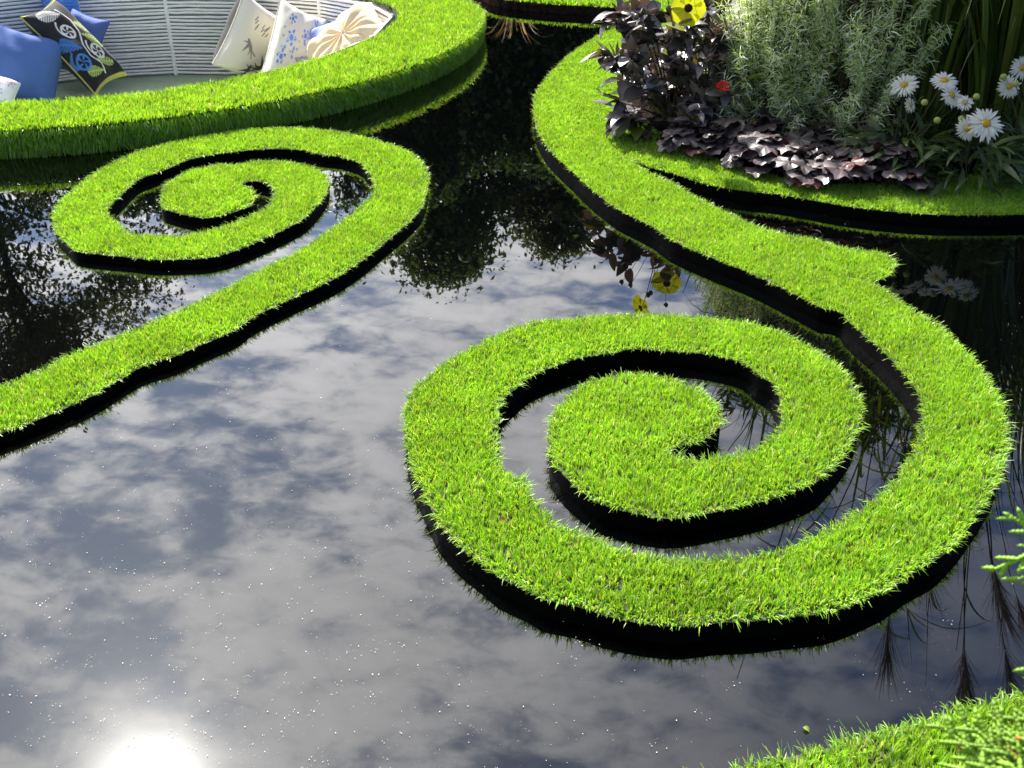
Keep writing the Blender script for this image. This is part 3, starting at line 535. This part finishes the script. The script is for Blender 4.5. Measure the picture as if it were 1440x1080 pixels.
def heuchera(x, y, seed, label, rad=0.13, bright=1.0):
    e = empty('heuchera_plant', (x, y, 0.06), label, 'plant', 'purple leaved plants edging the bed')
    g = rng(seed); n = 27; th = g.uniform(0, 6.283, n); r = rad * np.sqrt(g.random(n)); z = 0.06 + (0.10 * (1 - (r / rad)**2) + 0.03) * g.uniform(0.6, 1.1, n)
    P = np.c_[x + r * np.cos(th), y + r * np.sin(th), z]; out = np.c_[np.cos(th), np.sin(th), np.zeros(n)]
    D = out + g.normal(0, 0.35, (n, 3)) * (1, 1, 0.3) - np.array((0, 0, 0.15)); up = np.array((0, 0, 1.)) + out * 0.45 * (r / rad)[:, None] + g.normal(0, 0.22, (n, 3)); X, Y, Z = frames(D, up)
    A = Acc(); S = g.uniform(0.085, 0.13, n)
    for k in range(n):
        T, F, F3 = round_leaf(seed * 7 + k % 5); V, Q = scatter(T, F, P[k:k + 1], X[k:k + 1], Y[k:k + 1], Z[k:k + 1], S[k:k + 1])
        base = np.array((0.075, 0.056, 0.060)) * g.uniform(0.4, 1.6) * bright; 
        if g.random() < 0.08: base = np.array((0.16, 0.06, 0.055))
        thv = np.arctan2(T[:, 0], T[:, 1]); vein = (np.abs(np.mod(thv * 7 / 6.283 + 0.5, 1) - 0.5) < 0.07)[:, None]
        c = np.where(vein, base * 0.45, base * 1.05); A.add(V, Q, F3, c)
    A.build('leaves', M_HEUCHERA, e, True); A = Acc(); stems(A, np.array((x, y, 0.06)), P, 0.0018, 0.1, seed); A.build('stems', M_STEM, e, True)
HE = [(978, 205, 'purple leaved plant with pinkish sunlit leaves at the left end of the edging row'), (1028, 214, 'sunlit purple leaved plant second from the left in the edging row'),
      (1075, 232, 'purple leaved plant half in sun in the middle of the edging row'), (1128, 244, 'purple leaved plant spilling onto the bright turf'), (1188, 252, 'dark purple leaved plant where the turf falls into shade'),
      (1246, 252, 'shaded purple leaved plant at the right end of the edging row'), (1010, 182, 'purple leaved plant below the single red flower'), (1070, 200, 'purple leaved plant under the front of the silver shrub'), (1145, 212, 'dark purple leaved plant behind the edging row under the silver shrub'), (1215, 222, 'dark purple leaved plant in shade left of the daisies')]
for k, (x, y, lab) in enumerate(HE):
    p = bp(x, y - 8, 0.09); heuchera(p[0], p[1], 200 + k, lab)
def artemisia(x, y, rad, hgt, seed, label):
    e = empty('artemisia_shrub', (x, y, 0.06), label, 'shrub', 'silver shrubs in the bed'); g = rng(seed)
    tips = bush_tips((x, y), rad, hgt, 200, seed, 0.10); tips[:, 1] -= 0.06; A = Acc(); stems(A, np.array((x, y, 0.06)), tips, 0.003, 0.06, seed + 1); A.build('stems', M_STEM, e, True)
    n = len(tips) * 120; i = np.repeat(np.arange(len(tips)), 120); ax = unit(tips - np.array((x, y, 0.0))); t = g.random(n)**0.8
    P0 = tips[i] - ax[i] * (t * 0.26)[:, None] + g.normal(0, 0.008, (n, 3)); D = unit(g.normal(size=(n, 3)) * (1, 1, 0.8) + ax[i] * 0.8); L = g.uniform(0.02, 0.052, n)
    P1 = P0 + D * (L * 0.5)[:, None]; P2 = P0 + D * L[:, None] + (0, 0, -0.2) * L[:, None]; S = unit(np.cross(D, g.normal(size=(n, 3)))); w = g.uniform(0.0022, 0.0042, n)
    V, Q = ribbons(np.stack([P0, P1, P2], 1), np.stack([w * 0.8, w, w * 0.3], 1), S)
    pal = np.array([(0.68, 0.74, 0.54), (0.56, 0.68, 0.30), (0.78, 0.80, 0.70), (0.40, 0.54, 0.18)]); c = pal[g.choice(4, n)] * g.uniform(0.8, 1.2, (n, 1))
    npmesh('foliage', V, Q, None, np.repeat(c, 6, 0), M_SILVER, e)
artemisia(1.10, 4.52, 0.29, 0.80, 301, 'feathery silver green shrub beside the dark leaved yellow flowering plant')
artemisia(1.45, 4.40, 0.31, 1.08, 302, 'feathery silver shrub left of the tall strappy grass')
def leafy_shrub(x, y, rad, hgt, seed, label):
    e = empty('leafy_shrub', (x, y, 0.06), label, 'shrub', 'leafy shrubs at the back of the bed'); g = rng(seed)
    tips = bush_tips((x, y), rad, hgt, 90, seed, 0.12); A = Acc(); stems(A, np.array((x, y, 0.06)), tips, 0.004, 0.05, seed + 1); A.build('stems', M_STEM, e, True)
    n = len(tips) * 38; i = np.repeat(np.arange(len(tips)), 38); ax = unit(tips - np.array((x, y, 0.0))); P = tips[i] - ax[i] * (g.random(n) * 0.24)[:, None] + g.normal(0, 0.02, (n, 3))
    D = unit(g.normal(size=(n, 3)) + ax[i] * 0.7); X, Y, Z = frames(D, np.tile((0., 0, 1), (n, 1)) + g.normal(0, 0.4, (n, 3))); T, F = leaf_template(5, 0.26, 0.2, 0.9); V, Q = scatter(T, F, P, X, Y, Z, g.uniform(0.05, 0.10, n))
    c = np.array((0.07, 0.11, 0.025)) * g.uniform(0.5, 1.6, (n, 1)); npmesh('leaves', V, Q, None, np.repeat(c, len(T), 0), M_STRAP, e, True)
leafy_shrub(1.30, 4.68, 0.35, 1.38, 951, 'dense green leafy shrub half hidden behind the silver shrubs')
leafy_shrub(1.78, 4.70, 0.36, 1.50, 952, 'dense dark green leafy shrub behind the tall strappy grass')
leafy_shrub(2.38, 4.98, 0.38, 1.45, 953, 'dense green leafy shrub with sunlit leaves behind the right-hand grass')
def strap_clump(name, label, cat, x, y, n, hgt, width, seed, pal, spread=0.55, base_r=0.12, group=None, mat=None, lean=(0, 0)):
    e = empty(name, (x, y, 0.06), label, cat, group); g = rng(seed); th = g.uniform(0, 6.283, n); K = 12; t = np.linspace(0, 1, K)
    out = np.c_[np.cos(th), np.sin(th)] * (g.uniform(0.15, 1, n) * spread)[:, None] + np.array(lean); L = hgt * g.uniform(0.55, 1.1, n)
    b = np.c_[x + base_r * np.cos(th) * np.sqrt(g.random(n)), y + base_r * np.sin(th) * np.sqrt(g.random(n))]; droop = g.uniform(0.1, 0.65, n)
    hx = b[:, None, 0] + out[:, None, 0] * L[:, None] * (t[None]**1.5); hy = b[:, None, 1] + out[:, None, 1] * L[:, None] * (t[None]**1.5)
    hz = 0.06 + L[:, None] * (t[None] - droop[:, None] * t[None]**3.2); P = np.stack([hx, hy, hz], -1)
    s = unit(np.c_[-np.sin(th), np.cos(th), g.normal(0, 0.2, n)]); W = width * g.uniform(0.6, 1.2, n)[:, None] * np.clip(np.sin(math.pi * (t * 0.8 + 0.2)), 0.06, 1)[None]
    V, Q = ribbons(P, W, s); c = np.array(pal)[g.choice(len(pal), n)] * g.uniform(0.7, 1.3, (n, 1))
    npmesh('leaves', V, Q, None, np.repeat(c, 2 * K, 0), mat or M_STRAP, e, True); return e
GP = [(0.055, 0.10, 0.02), (0.08, 0.13, 0.025), (0.04, 0.075, 0.018), (0.14, 0.17, 0.03)]
tg = 'tall clumps of strappy grass in the bed'
strap_clump('tall_grass', 'tall strappy green grass behind the silver shrubs', 'grass plant', 1.42, 4.80, 420, 1.95, 0.019, 401, GP, 0.34, 0.16, tg)
strap_clump('tall_grass', 'tall strappy green grass behind the white daisies, topped by brown plumes', 'grass plant', 2.02, 4.25, 420, 1.75, 0.018, 402, GP, 0.36, 0.16, tg)
strap_clump('tall_grass', 'tall strappy green grass at the right edge of the photo behind the right-hand daisies', 'grass plant', 2.45, 4.55, 380, 1.95, 0.018, 403, GP, 0.40, 0.20, tg)
strap_clump('tall_grass', 'tall strappy green grass between the silver shrub and the daisies', 'grass plant', 1.74, 4.42, 380, 1.80, 0.019, 404, GP, 0.30, 0.15, tg)
def plumes():
    e = [o for o in bpy.data.objects if o.name == 'tall_grass.001'][0]; g = rng(44); loc = np.array(e.location)
    for tp in [(1.99, 3.3, 2.05), (1.63, 3.35, 1.88), (2.05, 3.3, 1.62), (2.3, 3.5, 2.2), (2.35, 3.9, 2.0), (1.9, 3.7, 1.75), (2.5, 3.6, 1.9), (2.2, 3.7, 2.4), (2.6, 4.0, 2.3), (2.1, 3.9, 1.5)]:
        tp = np.array(tp); b = loc + np.append(g.normal(0, 0.07, 2), 0); t = np.linspace(0, 1, 12)[:, None]; mid = b * 0.45 + tp * 0.55 + np.array((0.0, 0.25, 0.25)); P = (1 - t)**2 * b + 2 * t * (1 - t) * mid + t**2 * tp
        V, Q = tube(P, np.linspace(0.006, 0.0025, 12), 5); culm = npmesh('culm', V, Q, None, None, M_STEM, e, True)
        d = unit((P[-1] - P[-3])[None])[0]; n = 120; s = g.random(n); P0 = tp - d * (0.16 * s)[:, None]; D = unit(d + g.normal(0, 0.17, (n, 3))); L = g.uniform(0.12, 0.28, n)
        t4 = np.linspace(0, 1, 5); PP = P0[:, None] + D[:, None] * (L[:, None] * t4)[..., None] - np.array((0, 0, 1.0)) * (0.05 * t4**2)[None, :, None]
        S = unit(np.cross(D, g.normal(size=(n, 3)))); W = np.tile(np.array([0.0010, 0.0018, 0.0022, 0.0018, 0.0006]), (n, 1)); V, Q = ribbons(PP, W, S)
        npmesh('plume', V - loc, Q, None, np.tile((0.16, 0.12, 0.09), (len(V), 1)), M_PLUME, culm)
    for k, (nm, m) in enumerate([('tall_grass.001', 11), ('tall_grass.002', 10), ('tall_grass.003', 9), ('tall_grass', 6)]):
        e = bpy.data.objects[nm]; loc = np.array(e.location); A = Acc(); B = Acc()
        for q in range(m):
            b = loc + np.append(g.normal(0, 0.08, 2), 0); tp = loc + np.array((g.normal(0, 0.42), g.normal(-0.15, 0.3), g.uniform(1.3, 2.5))); t = np.linspace(0, 1, 12)[:, None]; mid = (b + tp) / 2 + np.array((*g.normal(0, 0.08, 2), 0.25)); P = (1 - t)**2 * b + 2 * t * (1 - t) * mid + t**2 * tp
            A.add(*tube(P, np.linspace(0.007, 0.002, 12), 5))
            for j in range(5):
                s0 = P[g.integers(4, 11)]; th = g.uniform(0, 6.283); L = g.uniform(0.3, 0.7); u = np.linspace(0, 1, 8); h = np.array((math.cos(th), math.sin(th), 0)); C = s0 + h * (u * L * 0.8)[:, None] + np.array((0, 0, 1)) * (L * (0.5 * u - 0.75 * u**2.2))[:, None]
                V, Q = ribbons(C[None], (0.013 * np.sin(math.pi * (0.15 + 0.83 * u)))[None], np.array([[-h[1], h[0], 0.2]])); B.add(V, Q, None, np.array(GP[g.integers(0, 4)]))
        A.build('canes', M_STEM, e, True); B.build('cane_leaves', M_STRAP, e, True)
plumes()
def daisies(name, label, flowers, buds, base, seed):
    e = empty(name, (*base, 0.06), label, 'plant', 'white daisies in the bed'); g = rng(seed); b = np.array((*base, 0.06)); tips = []
    for x, y, Y, r, tilt in flowers:
        pos = at(x, y, Y); nrm = unit(np.array([[g.normal(0, 0.35), -0.6 + g.normal(0, 0.2), tilt + g.normal(0.15, 0.25)]]))[0]; tips.append(pos - nrm * 0.01)
        V, Q, n = petals(pos, nrm, 25, r, 0.17, 0.05, seed + int(x), 2, 0.05); o = npmesh('flower', V, Q, None, np.tile((0.74, 0.75, 0.72), (n, 1)), M_PETAL, e, True)
        q = np.array(Vector(nrm).to_track_quat('Z', 'Y').to_matrix()); V2, Q2 = ball(np.zeros(3), r * 0.27, r * 0.14); npmesh('flower_centre', V2 @ q.T + pos + nrm * 0.004 - np.array(e.location), Q2, None, np.tile((0.62, 0.40, 0.03), (len(V2), 1)), M_PETAL, o, True)
    for x, y, Y in buds:
        pos = at(x, y, Y); tips.append(pos); V, Q = ball(pos, 0.013, 0.012); npmesh('bud', V, Q, None, np.tile((0.42, 0.48, 0.16), (len(V), 1)), M_PETAL, e, True)
    A = Acc(); stems(A, b, tips, 0.0028, 0.08, seed); A.build('stems', M_STEM, e, True)
    n = 130; th = g.uniform(0, 6.283, n); r = 0.16 * np.sqrt(g.random(n)); P = np.c_[b[0] + r * np.cos(th), b[1] + r * np.sin(th), 0.07 + g.random(n) * 0.16]; D = np.c_[np.cos(th), np.sin(th), g.uniform(-0.1, 0.9, n)] + g.normal(0, 0.3, (n, 3))
    X, Y, Z = frames(D, np.tile((0., 0, 1), (n, 1)) + g.normal(0, 0.3, (n, 3))); T, F = leaf_template(6, 0.15, 0.2, 1.0); V, Q = scatter(T, F, P, X, Y, Z, g.uniform(0.08, 0.17, n)); c = np.array((0.06, 0.10, 0.03)) * g.uniform(0.6, 1.4, (n, 1))
    npmesh('leaves', V, Q, None, np.repeat(c, len(T), 0), M_STRAP, e, True)
daisies('daisy_plant', 'white daisies clustered left of the biggest daisy, in front of the tall grass', [(1272, 120, 3.98, 0.050, 0.55), (1328, 114, 3.9, 0.050, 0.6), (1338, 134, 3.85, 0.048, 0.5), (1280, 148, 3.92, 0.028, 0.5)], [(1300, 144, 3.85), (1318, 169, 3.8)], (1.52, 3.98), 501)
daisies('daisy_plant', 'white daisy plant with the biggest open flower at the front of the bed', [(1386, 174, 3.7, 0.066, 0.5), (1361, 181, 3.74, 0.042, 0.4), (1357, 145, 3.78, 0.026, 0.7)], [(1373, 136, 3.8), (1352, 167, 3.78)], (1.74, 3.85), 502)
daisies('daisy_plant', 'white daisies at the right edge of the photo, in front of the tall grass', [(1437, 96, 3.95, 0.042, 0.5), (1419, 122, 3.9, 0.040, 0.1)], [(1411, 108, 3.9), (1428, 118, 3.85)], (2.02, 3.95), 503)
LG = [(0.05, 0.085, 0.025), (0.075, 0.11, 0.04), (0.04, 0.07, 0.02)]
for k, (x, y, n, h, w, lab) in enumerate([(1295, 222, 60, 0.20, 0.020, 'low broad bladed green plant right of the purple edging row'), (1352, 224, 60, 0.20, 0.022, 'low broad bladed green plant under the biggest daisy'), (1415, 215, 170, 0.30, 0.006, 'low fine leaved green plant at the right edge of the bed'),
                                         (1225, 150, 80, 0.34, 0.013, 'upright narrow leaved green plant between the silver shrubs and the daisies')]):
    p = bp(x, y - 6, 0.08); strap_clump('leafy_plant', lab, 'plant', p[0], p[1], n, h, w, 600 + k, LG, 0.8, 0.09, 'low green plants at the front of the bed')
strap_clump('leafy_plant', 'leafy green filler plant behind the silver shrubs', 'plant', 1.15, 5.15, 260, 0.95, 0.03, 611, LG, 0.45, 0.25, 'leafy fillers at the back of the bed')
strap_clump('leafy_plant', 'leafy green filler plant behind the tall strappy grass', 'plant', 1.95, 5.25, 300, 1.1, 0.03, 612, LG, 0.45, 0.30, 'leafy fillers at the back of the bed')
strap_clump('leafy_plant', 'leafy green filler plant behind the grass at the right edge', 'plant', 2.6, 5.4, 260, 1.1, 0.03, 613, LG, 0.45, 0.28, 'leafy fillers at the back of the bed')
strap_clump('leafy_plant', 'low green leafy plant in the shade between the silver shrub and the tall grass', 'plant', 1.68, 4.30, 160, 0.42, 0.014, 614, LG, 0.7, 0.16, 'leafy fillers at the back of the bed')
def red_flower():
    p = at(1016, 122, 4.30); b = np.array((p[0] + 0.01, 4.32, 0.06)); e = empty('red_flower', tuple(b), 'single small red flower on a thin stem above the purple leaves', 'flower')
    A = Acc(); stems(A, b, [p], 0.002, 0.03, 9); A.build('stem', M_STEM, e, True); V, Q, n = petals(p, unit(np.array([[0, -0.6, 0.7]]))[0], 11, 0.024, 0.5, 0.35, 9, 2)
    npmesh('petals', V, Q, None, np.tile((0.62, 0.02, 0.02), (n, 1)), M_PETAL, e, True)
    n = 14; g = rng(4); th = g.uniform(0, 6.28, n); P = np.tile(b, (n, 1)); X, Y, Z = frames(np.c_[np.cos(th), np.sin(th), np.full(n, 0.5)], np.tile((0., 0, 1), (n, 1))); T, F = leaf_template(5, 0.4, 0.2, 0.8); V, Q = scatter(T, F, P, X, Y, Z, np.full(n, 0.08)); npmesh('leaves', V, Q, None, np.tile((0.06, 0.10, 0.03), (len(V), 1)), M_STRAP, e, True)
red_flower()
# small pink-stemmed plant at the far tip of the ring
strap_clump('pink_plant', 'arching pink and cream leaved plant beyond the tip of the seating ring', 'plant', 0.02, 8.35, 34, 0.30, 0.012, 701, [(0.30, 0.17, 0.15), (0.42, 0.34, 0.30), (0.14, 0.07, 0.06), (0.12, 0.14, 0.06)], 0.95, 0.12)
# ------------------------------------------------------------------ trees and hedge beyond
def tree(name, label, x, y, h, crown_r, crown_z0, seed, pal, nclump=240, per=210, leaf=0.095, lop=(0, 0)):
    e = empty(name, (x, y, 0.03), label, 'tree', 'trees beyond the pool'); g = rng(seed); A = Acc(); b = np.array((x, y, 0.03)); top = np.array((x + lop[0], y + lop[1], h * 0.93))
    t = np.linspace(0, 1, 9)[:, None]; P = b * (1 - t) + top * t + np.c_[g.normal(0, 0.06, (9, 2)), np.zeros(9)] * t; A.add(*tube(P, np.linspace(0.035 * h * 0.55, 0.015, 9), 8)); cl = []
    for k in range(nclump):
        z = g.uniform(crown_z0, h); f = (z - crown_z0) / (h - crown_z0); rr = crown_r * (math.sin(math.pi * min(0.98, f * 0.82 + 0.16))**0.75) * math.sqrt(g.random()) * g.uniform(0.75, 1.15); th = g.uniform(0, 6.283)
        fx = (z - b[2]) / (top[2] - b[2]); cl.append(np.array((x + lop[0] * fx + rr * math.cos(th), y + lop[1] * fx + rr * math.sin(th), z)))
    for c in cl[:70]:
        z0 = max(crown_z0 * 0.7, c[2] - 0.45 * np.hypot(c[0] - x, c[1] - y) - 0.15); fr = (z0 - b[2]) / (top[2] - b[2]); s = b * (1 - fr) + top * fr; tt = np.linspace(0, 1, 6)[:, None]
        A.add(*tube(s * (1 - tt) + c * tt + np.array((0, 0, 0.12)) * np.sin(tt * math.pi) + g.normal(0, 0.02, (6, 3)) * tt, np.linspace(0.03, 0.006, 6), 5))
    A.build('trunk', M_BARK, e, True); cl = np.array(cl); n = len(cl) * per; i = np.repeat(np.arange(len(cl)), per); sz = g.uniform(0.10, 0.24, len(cl)) * (crown_r / 1.6)**0.5
    P = cl[i] + g.normal(size=(n, 3)) * sz[i, None] * (1, 1, 0.7); D = g.normal(size=(n, 3)) * (1, 1, 0.6) - (0, 0, 0.3); X, Y, Z = frames(D, np.tile((0., 0, 1), (n, 1)) + g.normal(0, 0.5, (n, 3)))
    T, F = leaf_template(2, 0.6, 0.2, 0.5); V, Q = scatter(T, F, P, X, Y, Z, leaf * g.uniform(0.6, 1.25, n)); tone = g.uniform(0.7, 1.3, len(cl))
    c = np.array(pal)[g.choice(len(pal), n)] * tone[i, None]; npmesh('crown', V, Q, None, np.repeat(c, len(T), 0), M_TREELEAF, e)
TP = [(0.075, 0.115, 0.03), (0.095, 0.135, 0.035), (0.06, 0.09, 0.025)]; TP2 = [(0.08, 0.105, 0.035), (0.11, 0.13, 0.045), (0.065, 0.08, 0.03)]
tree('broadleaf_tree', 'broad leafy tree mirrored in the pool between the turf spiral and the turf island', -1.05, 15.2, 5.15, 1.75, 1.0, 801, TP, 300)
tree('broadleaf_tree', 'leafy tree mirrored beside the left tip of the turf island', 0.75, 15.0, 4.6, 1.35, 1.0, 802, TP2, 190)
tree('broadleaf_tree', 'tall airy tree mirrored at the left edge of the photo above the turf arm', -6.9, 13.2, 6.35, 2.3, 1.2, 803, TP2, 240, 190, 0.085)
tree('broadleaf_tree', 'tree mirrored inside the small turf spiral', -3.9, 15.5, 4.1, 1.5, 0.9, 804, TP, 200)
def hedge(label, x0, x1, y, h, d, seed, pal, n):
    g = rng(seed); A = Acc(); c = np.array(pal); m = n; P = np.c_[g.uniform(x0, x1, m), y + d * (g.random(m) - 0.5), 0.03 + h * g.random(m)**0.8]
    P[:, 2] *= 1 + 0.12 * np.sin(P[:, 0] * 1.7 + seed) + 0.07 * np.sin(P[:, 0] * 4.1); D = g.normal(size=(m, 3)); X, Y, Z = frames(D, np.tile((0., 0, 1), (m, 1)) + g.normal(0, 0.6, (m, 3)))
    T, F = leaf_template(2, 0.6, 0.2, 0.4); V, Q = scatter(T, F, P, X, Y, Z, g.uniform(0.06, 0.12, m)); o = empty('hedge', ((x0 + x1) / 2, y, 0.03), label, 'hedge', 'hedges beyond the pool')
    npmesh('foliage', V, Q, None, np.repeat(c[g.choice(len(c), m)] * g.uniform(0.7, 1.3, (m, 1)), len(T), 0), M_TREELEAF, o)
    A = Acc()
    for k in range(int((x1 - x0) / 0.5)):
        xx = x0 + 0.25 + k * 0.5; A.add(*tube(np.array([(xx, y, 0.0), (xx + g.normal(0, 0.1), y, h * 0.5), (xx + g.normal(0, 0.2), y + g.normal(0, 0.1), h * 0.85)]), np.array((0.04, 0.03, 0.01)), 6))
    A.build('trunks', M_BARK, o, True)
HP = [(0.04, 0.07, 0.02), (0.05, 0.085, 0.024), (0.03, 0.055, 0.017)]
hedge('dark clipped hedge mirrored behind the seating ring', -9.5, -0.6, 11.6, 2.25, 1.1, 901, HP, 110000)
hedge('dark clipped hedge mirrored behind the turf island', -0.5, 9.0, 11.4, 2.2, 1.1, 902, HP, 110000)
# ------------------------------------------------------------------ conifer beside the viewer
def conifer():
    e = empty('conifer_shrub', (0.66, 0.42, 0.075), 'bright green scale leaved conifer with some orange brown tips on the near bank', 'shrub'); g = rng(31)
    A = Acc(); trunk = np.array([(0.66, 0.42, 0.07), (0.665, 0.42, 0.6), (0.66, 0.43, 1.12)]); A.add(*tube(trunk, np.array((0.016, 0.011, 0.003)), 8))
    oc = np.array([(1, 0, 0), (-1, 0, 0), (0, 1, 0), (0, -1, 0), (0, 0, 0.62), (0, 0, -0.62)], float) * (0.95, 2.0, 1.0); of = np.array([(0, 2, 4), (2, 1, 4), (1, 3, 4), (3, 0, 4), (2, 0, 5), (1, 2, 5), (3, 1, 5), (0, 3, 5)])
    PS = []; DS = []; NS = []; RS = []; CS = []
    tone = 1.0
    def twig(p, d, nrm, L, depth, brown):
        step = 0.0024; n = max(2, int(L / step)); d = unit(d[None])[0]; side = 1 if g.random() < 0.5 else -1
        for k in range(n):
            d = unit((d + nrm * g.normal(0, 0.02) - np.array((0, 0, 0.0012)))[None])[0]; p = p + d * step; f = k / n
            PS.append(p); DS.append(d); NS.append(nrm); RS.append((0.0021 if depth else 0.0019) * (1.05 - 0.35 * f)); b = brown and f > 0.45 and depth > 0
            CS.append((0.42, 0.16, 0.03) if b else np.array((0.19, 0.35, 0.030)) * (tone * g.uniform(0.85, 1.15)) * (1 if depth else 0.8))
            if depth < 2 and k > 2 and k % (3 if depth else 4) == 0 and f < 0.95:
                side = -side; s = np.cross(nrm, d) * side; twig(p, d * 0.85 + s * 0.62, unit((nrm + g.normal(0, 0.12, 3))[None])[0], L * (0.46 if depth == 0 else 0.42) * (1.05 - 0.7 * f), depth + 1, brown and g.random() < 0.8 or g.random() < 0.02)
    specs = [((0.47, 0.30, 0.885), (0.255, 0.415, 0.825), 0), ((0.45, 0.28, 0.86), (0.275, 0.385, 0.842), 0), ((0.44, 0.30, 0.88), (0.285, 0.39, 0.843), 1),
             ((0.49, 0.46, 0.93), (0.303, 0.475, 0.925), 0), ((0.48, 0.43, 0.90), (0.312, 0.45, 0.885), 0),
             ((0.43, 0.27, 0.87), (0.262, 0.40, 0.835), 0), ((0.40, 0.25, 0.88), (0.26, 0.365, 0.85), 0), ((0.44, 0.31, 0.85), (0.28, 0.425, 0.815), 0), ((0.42, 0.33, 0.83), (0.272, 0.435, 0.81), 0), ((0.45, 0.26, 0.87), (0.285, 0.37, 0.85), 0)]
    for k in range(22):
        th = g.uniform(-1.3, 2.2); z = g.uniform(0.2, 0.75); r = 0.24 * (1.15 - z * 0.6); s = np.array((0.66, 0.42, z)); specs.append((s + 0.02 * g.normal(size=3), s + np.array((r * math.cos(th), r * math.sin(th), 0.08)), 0))
    for a, b, br in specs:
        tone = g.uniform(0.65, 1.25); a, b = np.array(a), np.array(b); L = np.linalg.norm(b - a); view = unit((np.array((0, 0, CAM_H)) - b)[None])[0] + g.normal(0, 0.25, 3); d = (b - a) / L; nrm = unit((view - d * (view @ d))[None])[0]; twig(a, d, nrm, L, 0, br)
        t = np.array((0.66, 0.42, min(1.0, a[2] - 0.05))); A.add(*tube(np.array([t, (t + a) / 2 + (0, 0, 0.01), a]), np.array((0.005, 0.004, 0.002)), 5))
    A.build('branches', M_BARK, e, True); PS, DS, NS, RS, CS = map(np.array, (PS, DS, NS, RS, CS)); X = np.cross(DS, NS); V, F = scatter(oc, of, PS, X, DS, NS, RS)
    npmesh('foliage', V, None, F, np.repeat(CS, 6, 0), M_CONIFER, e, True)
conifer()
# ------------------------------------------------------------------ fallen bits
def fallen(x, y, s, colr, label, z=0.072, seed=1):
    p = bp(x, y, z); T, F = leaf_template(6, 0.5, 0.5, 1.6); g = rng(seed); th = g.uniform(0, 6.28); X, Y, Z = frames(np.array([[math.cos(th), math.sin(th), 0.1]]), np.array([[0., 0, 1]])); V, Q = scatter(T, F, np.array([[*p, z]]), X, Y, Z, np.array([s]))
    o = npmesh('fallen_leaf', V, Q, None, np.tile(colr, (len(V), 1)), M_STRAP, None, True); tag(o, label, 'leaf')
fallen(798, 192, 0.022, (0.6, 0.25, 0.02), 'small orange petal lying on the turf island by the water edge', seed=1)
fallen(675, 672, 0.022, (0.12, 0.03, 0.015), 'small brown leaf on the left side of the large spiral arm, nearer the inner water', seed=2)
fallen(702, 732, 0.026, (0.16, 0.04, 0.015), 'curled reddish brown leaf on the lower left of the large spiral arm', seed=3)
fallen(1129, 1023, 0.02, (0.30, 0.42, 0.08), 'pale green grass clipping floating on the water above the near bank', z=0.004, seed=4)
